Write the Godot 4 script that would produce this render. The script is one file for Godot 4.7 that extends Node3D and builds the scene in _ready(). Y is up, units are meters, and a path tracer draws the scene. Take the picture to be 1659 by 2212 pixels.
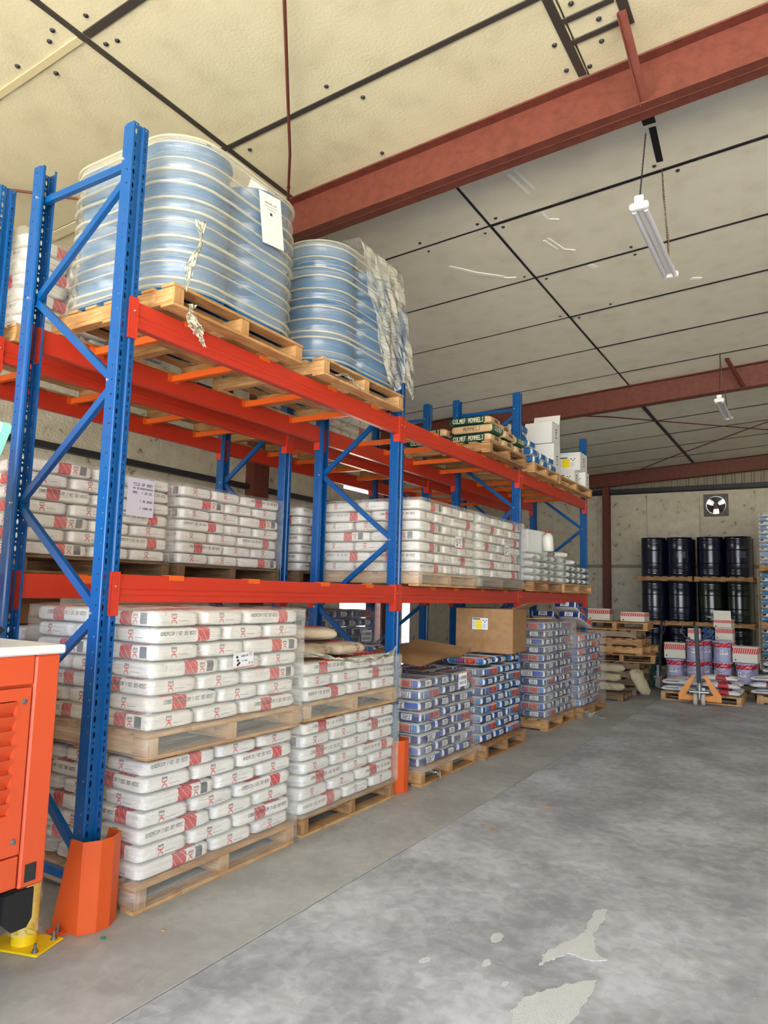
extends Node3D
# Warehouse with blue and red pallet racks. x: across the aisle (rack front at 0, racks towards -x), y up, the aisle runs towards -z.

var rng := RandomNumberGenerator.new()
var M := {}
var taken := {}
var cache := {}

const BAY := 2.8
const DEEP := 0.875
const REAR := -1.21      # front of the second rack, back to back with the first
const TALL := 3.98
const L1 := 1.62         # tops of the beams
const L2 := 3.03
const WALLX := -4.2
const BACKZ := -16.8
const CEIL := 4.93       # height of the ceiling at x = 0
const SLOPE := 0.06

# ---------------------------------------------------------------- mesh builder
class MB:
	var v := PackedVector3Array()
	var n := PackedVector3Array()
	var t := PackedVector2Array()
	var x := Transform3D()

	func tri(a: Vector3, b: Vector3, c: Vector3, na: Vector3, nb: Vector3, nc: Vector3, ua := Vector2.ZERO, ub := Vector2.ZERO, uc := Vector2.ZERO) -> void:
		a = x * a
		b = x * b
		c = x * c
		na = (x.basis * na).normalized()
		nb = (x.basis * nb).normalized()
		nc = (x.basis * nc).normalized()
		if (c - a).cross(b - a).dot(na + nb + nc) >= 0.0:
			v.append_array([a, b, c])
			n.append_array([na, nb, nc])
			t.append_array([ua, ub, uc])
		else:
			v.append_array([a, c, b])
			n.append_array([na, nc, nb])
			t.append_array([ua, uc, ub])

	func quad(a: Vector3, b: Vector3, c: Vector3, d: Vector3, nn: Vector3, ua := Vector2(0, 1), ub := Vector2(1, 1), uc := Vector2(1, 0), ud := Vector2(0, 0)) -> void:
		tri(a, b, c, nn, nn, nn, ua, ub, uc)
		tri(a, c, d, nn, nn, nn, ua, uc, ud)

	# a box with chamfered edges; uv in metres, u along the longest side of the box
	func box(c: Vector3, s: Vector3, ch := 0.0, bas := Basis()) -> void:
		var keep := x
		x = x * Transform3D(bas, c)
		var h := s * 0.5
		var ax := [Vector3(1, 0, 0), Vector3(0, 1, 0), Vector3(0, 0, 1)]
		for k in 3:
			var i := (k + 1) % 3
			var j := (k + 2) % 3
			for sg: float in [-1.0, 1.0]:
				var nn: Vector3 = ax[k] * sg
				var o: Vector3 = nn * h[k]
				var p: Vector3 = ax[i] * (h[i] - ch)
				var q: Vector3 = ax[j] * (h[j] - ch)
				var lu := s[i]
				var lv := s[j]
				if s[i] >= s[j]:
					quad(o - p - q, o + p - q, o + p + q, o - p + q, nn, Vector2(0, lv), Vector2(lu, lv), Vector2(lu, 0), Vector2(0, 0))
				else:
					quad(o - p - q, o + p - q, o + p + q, o - p + q, nn, Vector2(0, 0), Vector2(0, lu), Vector2(lv, lu), Vector2(lv, 0))
		if ch > 0.0:
			for k in 3:
				var i := (k + 1) % 3
				var j := (k + 2) % 3
				for si: float in [-1.0, 1.0]:
					for sj: float in [-1.0, 1.0]:
						var e: Vector3 = ax[k] * (h[k] - ch)
						var p1: Vector3 = ax[i] * si * h[i] + ax[j] * sj * (h[j] - ch)
						var p2: Vector3 = ax[i] * si * (h[i] - ch) + ax[j] * sj * h[j]
						quad(p1 - e, p1 + e, p2 + e, p2 - e, (ax[i] * si + ax[j] * sj).normalized(), Vector2(0, 0), Vector2(s[k], 0), Vector2(s[k], ch), Vector2(0, ch))
			for sx: float in [-1.0, 1.0]:
				for sy: float in [-1.0, 1.0]:
					for sz: float in [-1.0, 1.0]:
						var sg := Vector3(sx, sy, sz)
						var a := Vector3(h.x, h.y - ch, h.z - ch) * sg
						var b := Vector3(h.x - ch, h.y, h.z - ch) * sg
						var cc := Vector3(h.x - ch, h.y - ch, h.z) * sg
						tri(a, b, cc, sg, sg, sg)
		x = keep

	# polygon in the local xy plane, swept from z0 to z1
	func prism(poly: PackedVector2Array, z0: float, z1: float, xf := Transform3D(), caps := true) -> void:
		var keep := x
		x = x * xf
		var area := 0.0
		for i in poly.size():
			var p := poly[i]
			var q := poly[(i + 1) % poly.size()]
			area += p.x * q.y - q.x * p.y
		var along := 0.0
		for i in poly.size():
			var p := poly[i]
			var q := poly[(i + 1) % poly.size()]
			var d := (q - p)
			var nn := Vector3(d.y, -d.x, 0).normalized() * signf(area)
			var l := d.length()
			quad(Vector3(p.x, p.y, z0), Vector3(q.x, q.y, z0), Vector3(q.x, q.y, z1), Vector3(p.x, p.y, z1), nn, Vector2(z0, along), Vector2(z0, along + l), Vector2(z1, along + l), Vector2(z1, along))
			along += l
		if caps:
			var ix := Geometry2D.triangulate_polygon(poly)
			for k in range(0, ix.size(), 3):
				for z: float in [z0, z1]:
					var nn := Vector3(0, 0, 1 if z == maxf(z0, z1) else -1)
					var a := poly[ix[k]]
					var b := poly[ix[k + 1]]
					var c := poly[ix[k + 2]]
					tri(Vector3(a.x, a.y, z), Vector3(b.x, b.y, z), Vector3(c.x, c.y, z), nn, nn, nn, a, b, c)
		x = keep

	# an open sheet: polyline in the local xy plane swept along z, with thickness given by the polygon itself
	func tube(path: PackedVector3Array, r: float, seg := 8, closed := false, flat := 1.0) -> void:
		var rings := []
		var m := path.size()
		var side := Vector3.ZERO
		for i in m:
			var a := path[(i - 1 + m) % m] if closed else path[maxi(i - 1, 0)]
			var b := path[(i + 1) % m] if closed else path[mini(i + 1, m - 1)]
			var d := (b - a).normalized()
			if side == Vector3.ZERO:
				side = d.cross(Vector3.UP if absf(d.y) < 0.9 else Vector3.RIGHT).normalized()
			side = (side - d * side.dot(d)).normalized()
			var up := side.cross(d)
			var ring := []
			for k in seg:
				var w := TAU * k / seg
				ring.append([path[i] + side * cos(w) * r + up * sin(w) * r * flat, (side * cos(w) + up * sin(w)).normalized()])
			rings.append(ring)
		for i in (m if closed else m - 1):
			var j := (i + 1) % m
			for k in seg:
				var l := (k + 1) % seg
				var A = rings[i][k]
				var B = rings[i][l]
				var C = rings[j][l]
				var D = rings[j][k]
				tri(A[0], B[0], C[0], A[1], B[1], C[1], Vector2(i, k), Vector2(i, l), Vector2(j, l))
				tri(A[0], C[0], D[0], A[1], C[1], D[1], Vector2(i, k), Vector2(j, l), Vector2(j, k))
		if not closed:
			for e: int in [0, m - 1]:
				var d := (path[0] - path[1]).normalized() if e == 0 else (path[m - 1] - path[m - 2]).normalized()
				for k in range(1, seg - 1):
					tri(rings[e][0][0], rings[e][k][0], rings[e][k + 1][0], d, d, d)

	# profile of (radius, height) turned about y; corners sharper than 50 degrees stay hard
	func lathe(pf: Array, seg := 24, from := 0.0, to := TAU) -> void:
		var m := pf.size()
		var sn := []
		for i in m - 1:
			var d: Vector2 = pf[i + 1] - pf[i]
			sn.append(Vector2(d.y, -d.x).normalized())
		var length := 0.0
		for i in m - 1:
			var a: Vector2 = pf[i]
			var b: Vector2 = pf[i + 1]
			var na: Vector2 = sn[i]
			var nb: Vector2 = sn[i]
			if i > 0 and sn[i].dot(sn[i - 1]) > 0.64:
				na = (sn[i] + sn[i - 1]).normalized()
			if i < m - 2 and sn[i].dot(sn[i + 1]) > 0.64:
				nb = (sn[i] + sn[i + 1]).normalized()
			var l := a.distance_to(b)
			for k in seg:
				var w0 := from + (to - from) * k / seg
				var w1 := from + (to - from) * (k + 1) / seg
				var d0 := Vector3(cos(w0), 0, sin(w0))
				var d1 := Vector3(cos(w1), 0, sin(w1))
				var p0 := d0 * a.x + Vector3.UP * a.y
				var p1 := d1 * a.x + Vector3.UP * a.y
				var p2 := d1 * b.x + Vector3.UP * b.y
				var p3 := d0 * b.x + Vector3.UP * b.y
				var n0 := d0 * na.x + Vector3.UP * na.y
				var n1 := d1 * na.x + Vector3.UP * na.y
				var n2 := d1 * nb.x + Vector3.UP * nb.y
				var n3 := d0 * nb.x + Vector3.UP * nb.y
				var u0 := float(k) / seg
				var u1 := float(k + 1) / seg
				if a.x > 0.0001:
					tri(p0, p1, p2, n0, n1, n2, Vector2(u0, length), Vector2(u1, length), Vector2(u1, length + l))
				if b.x > 0.0001:
					tri(p0, p2, p3, n0, n2, n3, Vector2(u0, length), Vector2(u1, length + l), Vector2(u0, length + l))
			length += l

	# a smooth patch: f(u, v) with u, v in 0..1 gives a point; uv from uvrect
	func patch(f: Callable, nu: int, nv: int, uvr := Rect2(0, 0, 1, 1), flip := false, ctr := Vector3.INF) -> void:
		var e := 0.004
		var P := []
		for j in nv + 1:
			for i in nu + 1:
				var a := float(i) / nu
				var b := float(j) / nv
				var p: Vector3 = f.call(a, b)
				var du: Vector3 = f.call(a + e, b) - f.call(a - e, b)
				var dv: Vector3 = f.call(a, b + e) - f.call(a, b - e)
				var nn := du.cross(dv).normalized()
				if ctr != Vector3.INF and nn.dot(p - ctr) < 0.0:
					nn = -nn
				P.append([p, -nn if flip else nn, uvr.position + Vector2(a, b) * uvr.size])
		for j in nv:
			for i in nu:
				var A = P[j * (nu + 1) + i]
				var B = P[j * (nu + 1) + i + 1]
				var C = P[(j + 1) * (nu + 1) + i + 1]
				var D = P[(j + 1) * (nu + 1) + i]
				tri(A[0], B[0], C[0], A[1], B[1], C[1], A[2], B[2], C[2])
				tri(A[0], C[0], D[0], A[1], C[1], D[1], A[2], C[2], D[2])

	func done() -> ArrayMesh:
		var arr := []
		arr.resize(Mesh.ARRAY_MAX)
		arr[Mesh.ARRAY_VERTEX] = v
		arr[Mesh.ARRAY_NORMAL] = n
		arr[Mesh.ARRAY_TEX_UV] = t
		var m := ArrayMesh.new()
		m.add_surface_from_arrays(Mesh.PRIMITIVE_TRIANGLES, arr)
		return m

# ---------------------------------------------------------------- scene helpers
func numbered(called: String) -> String:
	if not taken.has(called):
		taken[called] = 0
		return called
	taken[called] += 1
	return "%s_%03d" % [called, taken[called]]

func thing(called: String, label: String, category: String, at := Vector3.ZERO, group := "", bas := Basis()) -> Node3D:
	var o := Node3D.new()
	o.name = numbered(called)
	add_child(o)
	o.transform = Transform3D(bas, at)
	tag(o, label, category, group)
	return o

func tag(o: Node, label: String, category: String, group := "") -> void:
	o.set_meta("label", label)
	o.set_meta("category", category)
	if group != "":
		o.set_meta("group", group)

func part(called: String, mesh: Mesh, m: Material, parent: Node, at := Vector3.ZERO, bas := Basis()) -> MeshInstance3D:
	var o := MeshInstance3D.new()
	o.mesh = mesh
	o.material_override = m
	o.name = called
	parent.add_child(o, true)
	o.transform = Transform3D(bas, at)
	return o

func single(called: String, mesh: Mesh, m: Material, label: String, category: String, at := Vector3.ZERO, group := "", bas := Basis()) -> MeshInstance3D:
	var o := part(numbered(called), mesh, m, self, at, bas)
	tag(o, label, category, group)
	return o

func struct_node(called: String, label: String, category: String) -> Node3D:
	var o := Node3D.new()
	o.name = called
	add_child(o)
	tag(o, label, category)
	o.set_meta("kind", "structure")
	return o

func yaw(deg: float) -> Basis:
	return Basis(Vector3.UP, deg_to_rad(deg))

func box_mesh(s: Vector3, ch := 0.004) -> ArrayMesh:
	var k := "box%s%f" % [s, ch]
	if not cache.has(k):
		var b := MB.new()
		b.box(Vector3.ZERO, s, ch)
		cache[k] = b.done()
	return cache[k]

func nth(n: int) -> String:
	return ["lowest", "second", "third", "fourth", "fifth", "sixth", "seventh", "eighth", "ninth", "tenth", "eleventh", "twelfth"][clampi(n, 0, 11)]

func row(n: int) -> String:
	return ["first", "second", "third", "fourth", "fifth", "sixth"][clampi(n, 0, 5)]

func rnd(a: float, b: float) -> float:
	return rng.randf_range(a, b)

# ---------------------------------------------------------------- pictures: lettering, print, grain
const FONT := {
	"A": [14, 17, 17, 31, 17, 17, 17], "B": [30, 17, 17, 30, 17, 17, 30], "C": [14, 17, 16, 16, 16, 17, 14], "D": [30, 17, 17, 17, 17, 17, 30],
	"E": [31, 16, 16, 30, 16, 16, 31], "F": [31, 16, 16, 30, 16, 16, 16], "G": [14, 17, 16, 23, 17, 17, 14], "H": [17, 17, 17, 31, 17, 17, 17],
	"I": [14, 4, 4, 4, 4, 4, 14], "J": [7, 2, 2, 2, 2, 18, 12], "K": [17, 18, 20, 24, 20, 18, 17], "L": [16, 16, 16, 16, 16, 16, 31],
	"M": [17, 27, 21, 21, 17, 17, 17], "N": [17, 25, 21, 19, 17, 17, 17], "O": [14, 17, 17, 17, 17, 17, 14], "P": [30, 17, 17, 30, 16, 16, 16],
	"Q": [14, 17, 17, 17, 21, 18, 13], "R": [30, 17, 17, 30, 20, 18, 17], "S": [15, 16, 16, 14, 1, 1, 30], "T": [31, 4, 4, 4, 4, 4, 4],
	"U": [17, 17, 17, 17, 17, 17, 14], "V": [17, 17, 17, 17, 17, 10, 4], "W": [17, 17, 17, 21, 21, 27, 17], "X": [17, 17, 10, 4, 10, 17, 17],
	"Y": [17, 17, 10, 4, 4, 4, 4], "Z": [31, 1, 2, 4, 8, 16, 31], "0": [14, 17, 19, 21, 25, 17, 14], "1": [4, 12, 4, 4, 4, 4, 14],
	"2": [14, 17, 1, 6, 8, 16, 31], "3": [30, 1, 1, 14, 1, 1, 30], "4": [2, 6, 10, 18, 31, 2, 2], "5": [31, 16, 30, 1, 1, 17, 14],
	"6": [14, 16, 16, 30, 17, 17, 14], "7": [31, 1, 2, 4, 8, 8, 8], "8": [14, 17, 17, 14, 17, 17, 14], "9": [14, 17, 17, 15, 1, 1, 14],
	"-": [0, 0, 0, 14, 0, 0, 0], ".": [0, 0, 0, 0, 0, 12, 12], ":": [0, 12, 12, 0, 12, 12, 0], " ": [0, 0, 0, 0, 0, 0, 0],
}

func rgb(r: int, g: int, b: int) -> Color:
	return Color(r / 255.0, g / 255.0, b / 255.0)

# lettering: top left corner at (x, y), letters h high; slant shifts the top to the right
func write(im: Image, s: String, x: float, y: float, w: float, h: float, c: Color, slant := 0.0) -> void:
	var cw := w / (s.length() * 6.0 - 1.0)
	var ch := h / 7.0
	for k in s.length():
		var g: Array = FONT.get(s[k], FONT["-"])
		for r in 7:
			for b in 5:
				if int(g[r]) & (1 << (4 - b)):
					im.fill_rect(Rect2i(int(x + (k * 6 + b) * cw + slant * (7 - r) * ch), int(y + r * ch), maxi(1, ceili(cw + 0.3)), maxi(1, ceili(ch + 0.3))), c)

func stroke(im: Image, pts: Array, w: float, c: Color) -> void:
	for k in pts.size() - 1:
		var a: Vector2 = pts[k]
		var b: Vector2 = pts[k + 1]
		var steps := maxi(1, int(a.distance_to(b) / maxf(1.0, w * 0.4)))
		for i in steps + 1:
			var p := a.lerp(b, float(i) / steps)
			im.fill_rect(Rect2i(int(p.x - w / 2), int(p.y - w / 2), maxi(1, int(w)), maxi(1, int(w))), c)

# red patch with two pale diagonal lines
func patch_red(im: Image, r: Rect2i, c: Color, line: Color, gap := 90) -> void:
	im.fill_rect(r, c)
	var k := r.position.x - r.size.y
	while k < r.end.x:
		for y in r.size.y:
			var x := k + y
			if x >= r.position.x and x < r.end.x - 4:
				im.fill_rect(Rect2i(x, r.position.y + y, 6, 1), line)
		k += gap

# the maker's mark: a dark name bar over a red leaping figure
func mark(im: Image, x: float, y: float, s: float, red: Color, dark: Color) -> void:
	im.fill_rect(Rect2i(int(x), int(y), int(s), int(s * 0.22)), dark)
	write(im, "FOSROC", x + s * 0.08, y + s * 0.05, s * 0.84, s * 0.12, Color(0.85, 0.85, 0.83))
	var o := Vector2(x, y + s * 0.3)
	stroke(im, [o + Vector2(0.02, 0.02) * s, o + Vector2(0.2, 0.25) * s, o + Vector2(0.42, 0.25) * s], s * 0.12, red)
	stroke(im, [o + Vector2(0.98, 0.02) * s, o + Vector2(0.85, 0.22) * s, o + Vector2(0.6, 0.28) * s], s * 0.12, red)
	stroke(im, [o + Vector2(0.5, 0.22) * s, o + Vector2(0.48, 0.5) * s, o + Vector2(0.2, 0.58) * s, o + Vector2(0.1, 0.85) * s], s * 0.13, red)
	stroke(im, [o + Vector2(0.52, 0.5) * s, o + Vector2(0.8, 0.55) * s, o + Vector2(0.98, 0.85) * s], s * 0.13, red)
	im.fill_rect(Rect2i(int(o.x + s * 0.46), int(o.y), int(s * 0.12), int(s * 0.12)), red)

# bag print: the top fills rows 0-459, a long side rows 470-609, a short end (700 wide) rows 620-759 of 1024 x 768
func bag_picture(paper: Color, draw: Callable) -> ImageTexture:
	var im := Image.create(1024, 768, false, Image.FORMAT_RGBA8)
	im.fill(paper)
	draw.call(im)
	# paper is never one even tone: soft mottling and specks of dust
	var nz := FastNoiseLite.new()
	nz.seed = 5
	nz.frequency = 0.012
	for k in 700:
		var p := Vector2i(rng.randi_range(0, 1020), rng.randi_range(0, 764))
		var c := im.get_pixelv(p)
		var f := 1.0 + nz.get_noise_2d(p.x, p.y) * 0.10 - 0.03
		im.fill_rect(Rect2i(p.x, p.y, rng.randi_range(2, 26), rng.randi_range(1, 3)), Color(minf(1, c.r * f), minf(1, c.g * f), minf(1, c.b * f)))
	return ImageTexture.create_from_image(im)

func mat(c: Color, rough := 0.6, metal := 0.0, spec := 0.5) -> StandardMaterial3D:
	var m := StandardMaterial3D.new()
	m.albedo_color = c
	m.roughness = rough
	m.metallic = metal
	m.metallic_specular = spec
	return m

func noise_tex(seed_: int, freq: float, ramp: Array, size := 512, octaves := 4, type := FastNoiseLite.TYPE_SIMPLEX_SMOOTH) -> NoiseTexture2D:
	var nz := FastNoiseLite.new()
	nz.seed = seed_
	nz.frequency = freq
	nz.noise_type = type
	nz.fractal_octaves = octaves
	var t := NoiseTexture2D.new()
	t.width = size
	t.height = size
	t.seamless = true
	t.noise = nz
	var g := Gradient.new()
	var offs := PackedFloat32Array()
	var cols := PackedColorArray()
	for r in ramp:
		offs.append(r[0])
		cols.append(r[1])
	g.offsets = offs
	g.colors = cols
	t.color_ramp = g
	return t

func bump_tex(seed_: int, freq: float, strength := 4.0, size := 512) -> NoiseTexture2D:
	var t := noise_tex(seed_, freq, [[0.0, Color.BLACK], [1.0, Color.WHITE]], size)
	t.color_ramp = null
	t.as_normal_map = true
	t.bump_strength = strength
	return t

func bumped(m: StandardMaterial3D, t: Texture2D, k := 0.5) -> StandardMaterial3D:
	m.normal_enabled = true
	m.normal_texture = t
	m.normal_scale = k
	return m

func wood_picture(seed_: int, light: Color, dark: Color) -> ImageTexture:
	var w := 512
	var h := 128
	var im := Image.create(w, h, false, Image.FORMAT_RGBA8)
	var nz := FastNoiseLite.new()
	nz.seed = seed_
	nz.frequency = 1.0
	nz.fractal_octaves = 3
	for y in h:
		for x in w:
			var ring := nz.get_noise_2d(x * 0.004, y * 0.09)
			var fine := nz.get_noise_2d(x * 0.02 + 50, y * 0.6)
			var big := nz.get_noise_2d(x * 0.006 + 90, y * 0.02 + 7)
			var f := clampf(0.5 + ring * 0.55 + fine * 0.3 + big * 0.45, 0, 1)
			im.set_pixel(x, y, light.lerp(dark, f))
	return ImageTexture.create_from_image(im)

func film_picture(seed_: int, base: float, streaks: int, tint: Color) -> ImageTexture:
	var w := 1024
	var h := 512
	var im := Image.create(w, h, false, Image.FORMAT_RGBA8)
	im.fill(Color(tint.r, tint.g, tint.b, base))
	var r := RandomNumberGenerator.new()
	r.seed = seed_
	for k in 40:     # wide faint laps of the film
		var y := r.randi_range(0, h)
		var hh := r.randi_range(8, 50)
		var a := base + r.randf_range(-0.04, 0.10)
		im.fill_rect(Rect2i(0, y, w, hh), Color(tint.r, tint.g, tint.b, clampf(a, 0.02, 0.5)))
	for k in streaks:
		var x := r.randf_range(-200, w)
		var y := r.randf_range(0, h)
		var l := r.randf_range(60, 520)
		var sl := r.randf_range(-0.06, 0.10)
		var a := r.randf_range(0.08, 0.38)
		var th := 1 if r.randf() < 0.85 else 2
		for i in range(0, int(l), 4):
			im.fill_rect(Rect2i(int(x + i), int(y + sl * i), 4, th), Color(tint.r, tint.g, tint.b, a))
	return ImageTexture.create_from_image(im)

func bag_mat(t: Texture2D, rough := 0.5) -> StandardMaterial3D:
	var m := mat(Color.WHITE, rough)
	m.albedo_texture = t
	m.texture_repeat = false
	return m

func make_materials() -> void:
	M.blue = mat(rgb(0, 80, 146), 0.30)
	M.red = mat(rgb(198, 56, 36), 0.38)
	M.orange = mat(rgb(226, 100, 34), 0.38)
	M.guard = mat(rgb(224, 90, 32), 0.45)
	M.dark_steel = mat(rgb(52, 54, 56), 0.5, 0.3)
	M.steel = mat(rgb(150, 150, 148), 0.35, 0.8)
	M.zinc = mat(rgb(205, 205, 200), 0.3, 0.6)
	M.oxide = bumped(mat(rgb(112, 57, 45), 0.55), bump_tex(11, 0.05, 2.0), 0.3)
	M.oxide.albedo_texture = noise_tex(12, 0.02, [[0.0, rgb(215, 205, 200)], [0.5, rgb(245, 240, 238)], [1.0, Color.WHITE]])
	M.oxide.uv1_triplanar = true
	M.oxide.uv1_scale = Vector3(0.9, 0.9, 0.9)
	M.black = mat(rgb(22, 22, 23), 0.5)
	M.rubber = mat(rgb(30, 30, 31), 0.8)
	M.tape = mat(rgb(62, 58, 54), 0.38)
	M.white_card = mat(rgb(232, 232, 230), 0.7)
	M.paper = mat(rgb(240, 240, 240), 0.7)
	M.kraft = mat(rgb(176, 136, 92), 0.75)
	M.kraft.albedo_texture = noise_tex(31, 0.02, [[0.0, rgb(225, 222, 218)], [1.0, Color.WHITE]])
	M.kraft.uv1_triplanar = true
	M.cream_card = mat(rgb(222, 214, 196), 0.75)
	M.grey_tube = mat(rgb(206, 206, 214), 0.3)
	M.lamp_white = mat(rgb(236, 236, 232), 0.4)
	M.yellow = mat(rgb(248, 206, 20), 0.42)
	M.machine = bumped(mat(rgb(216, 84, 44), 0.42), bump_tex(13, 0.4, 1.0), 0.12)
	M.machine.uv1_triplanar = true
	M.machine.uv1_scale = Vector3(6, 6, 6)
	M.machine_top = mat(rgb(226, 226, 222), 0.4)
	M.mint = mat(rgb(150, 232, 214), 0.6)
	M.drum_blue = mat(rgb(0, 98, 150), 0.25, 0.0, 0.6)
	M.drum_navy = mat(rgb(12, 16, 42), 0.22, 0.0, 0.6)
	M.drum_green = mat(rgb(8, 26, 18), 0.22, 0.0, 0.6)
	M.drum_text = mat(rgb(170, 178, 196), 0.6)
	M.lilac = mat(rgb(176, 174, 206), 0.4)
	M.jack = mat(rgb(240, 150, 54), 0.45)
	M.jack_green = mat(rgb(24, 66, 46), 0.5)
	M.cloth_blue = mat(rgb(60, 96, 140), 0.8)
	M.sand = bumped(mat(rgb(186, 172, 138), 0.9), bump_tex(14, 0.6, 3.0), 0.3)
	M.sand.uv1_triplanar = true
	M.sand.uv1_scale = Vector3(4, 4, 4)
	M.caster = mat(rgb(196, 190, 174), 0.6)
	M.bottle = mat(rgb(238, 236, 226), 0.35)
	M.cap_red = mat(rgb(190, 34, 40), 0.4)
	M.wire = mat(rgb(120, 88, 60), 0.7)
	M.glass_dark = mat(rgb(40, 42, 40), 0.2)
	# wood in five tones
	M.wood = []
	var tones := [[rgb(214, 172, 116), rgb(160, 110, 62)], [rgb(196, 154, 104), rgb(134, 92, 54)], [rgb(222, 186, 134), rgb(176, 128, 78)], [rgb(150, 118, 84), rgb(96, 72, 50)], [rgb(172, 146, 116), rgb(122, 98, 74)]]
	for k in tones.size():
		var m := mat(Color.WHITE, 0.78)
		m.albedo_texture = wood_picture(40 + k, tones[k][0], tones[k][1])
		m.uv1_scale = Vector3(1.1, 4.0, 1)
		M.wood.append(m)
	# stretch film
	M.film = mat(Color.WHITE, 0.08, 0.0, 0.8)
	M.film.albedo_texture = film_picture(3, 0.12, 520, Color(0.93, 0.92, 0.88))
	M.film.transparency = BaseMaterial3D.TRANSPARENCY_ALPHA
	M.film.cull_mode = BaseMaterial3D.CULL_DISABLED
	M.film_thick = mat(Color.WHITE, 0.09, 0.0, 0.8)
	M.film_thick.albedo_texture = film_picture(4, 0.20, 760, Color(0.92, 0.91, 0.86))
	M.film_thick.transparency = BaseMaterial3D.TRANSPARENCY_ALPHA
	M.film_thick.cull_mode = BaseMaterial3D.CULL_DISABLED
	M.film_rope = mat(Color.WHITE, 0.3, 0.0, 0.6)
	M.film_rope.albedo_texture = film_picture(6, 0.62, 300, Color(0.90, 0.88, 0.78))
	M.film_rope.transparency = BaseMaterial3D.TRANSPARENCY_ALPHA
	M.film_rope.cull_mode = BaseMaterial3D.CULL_DISABLED
	M.film_torn = mat(Color.WHITE, 0.25, 0.0, 0.6)
	M.film_torn.albedo_texture = film_picture(8, 0.42, 400, Color(0.86, 0.85, 0.79))
	M.film_torn.transparency = BaseMaterial3D.TRANSPARENCY_ALPHA
	M.film_torn.cull_mode = BaseMaterial3D.CULL_DISABLED
	# floor: trowelled concrete, mottled at three scales with scuffs
	M.floor_new = concrete(21, rgb(186, 185, 180), rgb(162, 161, 156), 0.25, 5.0)
	M.floor_old = concrete(22, rgb(200, 202, 205), rgb(150, 151, 154), 0.9, 5.0)
	M.spill = bumped(mat(rgb(214, 214, 208), 0.7), bump_tex(15, 0.08, 8.0), 0.8)
	M.spill.uv1_triplanar = true
	M.spill.uv1_scale = Vector3(3, 3, 3)
	M.panel = panel_mat(23, rgb(222, 214, 182))
	M.panel_grey = panel_mat(24, rgb(234, 229, 212))
	M.wall = wall_mat(25, rgb(224, 217, 198))
	M.outside = mat(rgb(205, 198, 182), 0.9)
	M.void = mat(rgb(48, 44, 40), 0.9)
	M.sheet = mat(rgb(150, 140, 124), 0.5)

func concrete(seed_: int, light: Color, dark: Color, marks: float, tile: float) -> StandardMaterial3D:
	var s := 1024
	var a := FastNoiseLite.new()
	a.seed = seed_
	a.frequency = 0.006
	a.fractal_octaves = 6
	a.fractal_gain = 0.6
	var ia := a.get_seamless_image(s, s)
	ia.convert(Image.FORMAT_L8)
	var b := FastNoiseLite.new()
	b.seed = seed_ + 9
	b.frequency = 0.05
	b.fractal_octaves = 4
	b.domain_warp_enabled = true
	b.domain_warp_amplitude = 30.0
	var ib := b.get_seamless_image(s, s)
	ib.convert(Image.FORMAT_L8)
	var da := ia.get_data()
	var db := ib.get_data()
	var out := PackedByteArray()
	out.resize(s * s * 3)
	for i in s * s:
		var f := clampf((da[i] - 70) / 120.0 * 0.62 + (db[i] - 80) / 110.0 * 0.38, 0.0, 1.0)
		out[i * 3] = int(255 * lerpf(dark.r, light.r, f))
		out[i * 3 + 1] = int(255 * lerpf(dark.g, light.g, f))
		out[i * 3 + 2] = int(255 * lerpf(dark.b, light.b, f))
	var im := Image.create_from_data(s, s, false, Image.FORMAT_RGB8, out)
	var r := RandomNumberGenerator.new()
	r.seed = seed_
	for k in int(330 * marks):    # pale scratches and dark scuffs
		var p := Vector2(r.randf_range(20, s - 20), r.randf_range(20, s - 20))
		var d := Vector2.from_angle(r.randf_range(0, TAU))
		var c := light.lightened(r.randf_range(0.0, 0.25)) if r.randf() < 0.75 else dark.darkened(r.randf_range(0.0, 0.3))
		var bend := r.randf_range(-0.012, 0.012)
		for i in r.randi_range(8, 60):
			d = d.rotated(bend)
			p += d * 2.0
			if p.x > 2 and p.y > 2 and p.x < s - 3 and p.y < s - 3:
				var q := Vector2i(p)
				im.set_pixelv(q, im.get_pixelv(q).lerp(c, 0.55))
	var m := bumped(mat(Color.WHITE, 0.55, 0.0, 0.45), bump_tex(seed_ + 3, 0.03, 3.0), 0.22)
	m.albedo_texture = ImageTexture.create_from_image(im)
	m.uv1_triplanar = true
	m.uv1_world_triplanar = true
	m.uv1_scale = Vector3.ONE / tile
	return m

func panel_mat(seed_: int, c: Color) -> StandardMaterial3D:
	var m := bumped(mat(c, 0.7), bump_tex(seed_, 0.16, 6.0), 0.045)
	m.albedo_texture = noise_tex(seed_ + 1, 0.01, [[0.0, rgb(236, 234, 230)], [0.45, rgb(249, 249, 248)], [1.0, Color.WHITE]], 512, 5)
	m.uv1_triplanar = true
	m.uv1_world_triplanar = true
	m.uv1_scale = Vector3(0.45, 0.45, 0.45)
	return m

func wall_mat(seed_: int, c: Color) -> StandardMaterial3D:
	var m := bumped(mat(c, 0.75), bump_tex(seed_, 0.1, 5.0), 0.3)
	m.albedo_texture = noise_tex(seed_ + 1, 0.02, [[0.0, rgb(140, 126, 108)], [0.13, rgb(196, 188, 176)], [0.2, rgb(238, 235, 230)], [1.0, Color.WHITE]], 512, 6)
	m.uv1_triplanar = true
	m.uv1_world_triplanar = true
	m.uv1_scale = Vector3(0.4, 0.4, 0.4)
	return m

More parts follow.
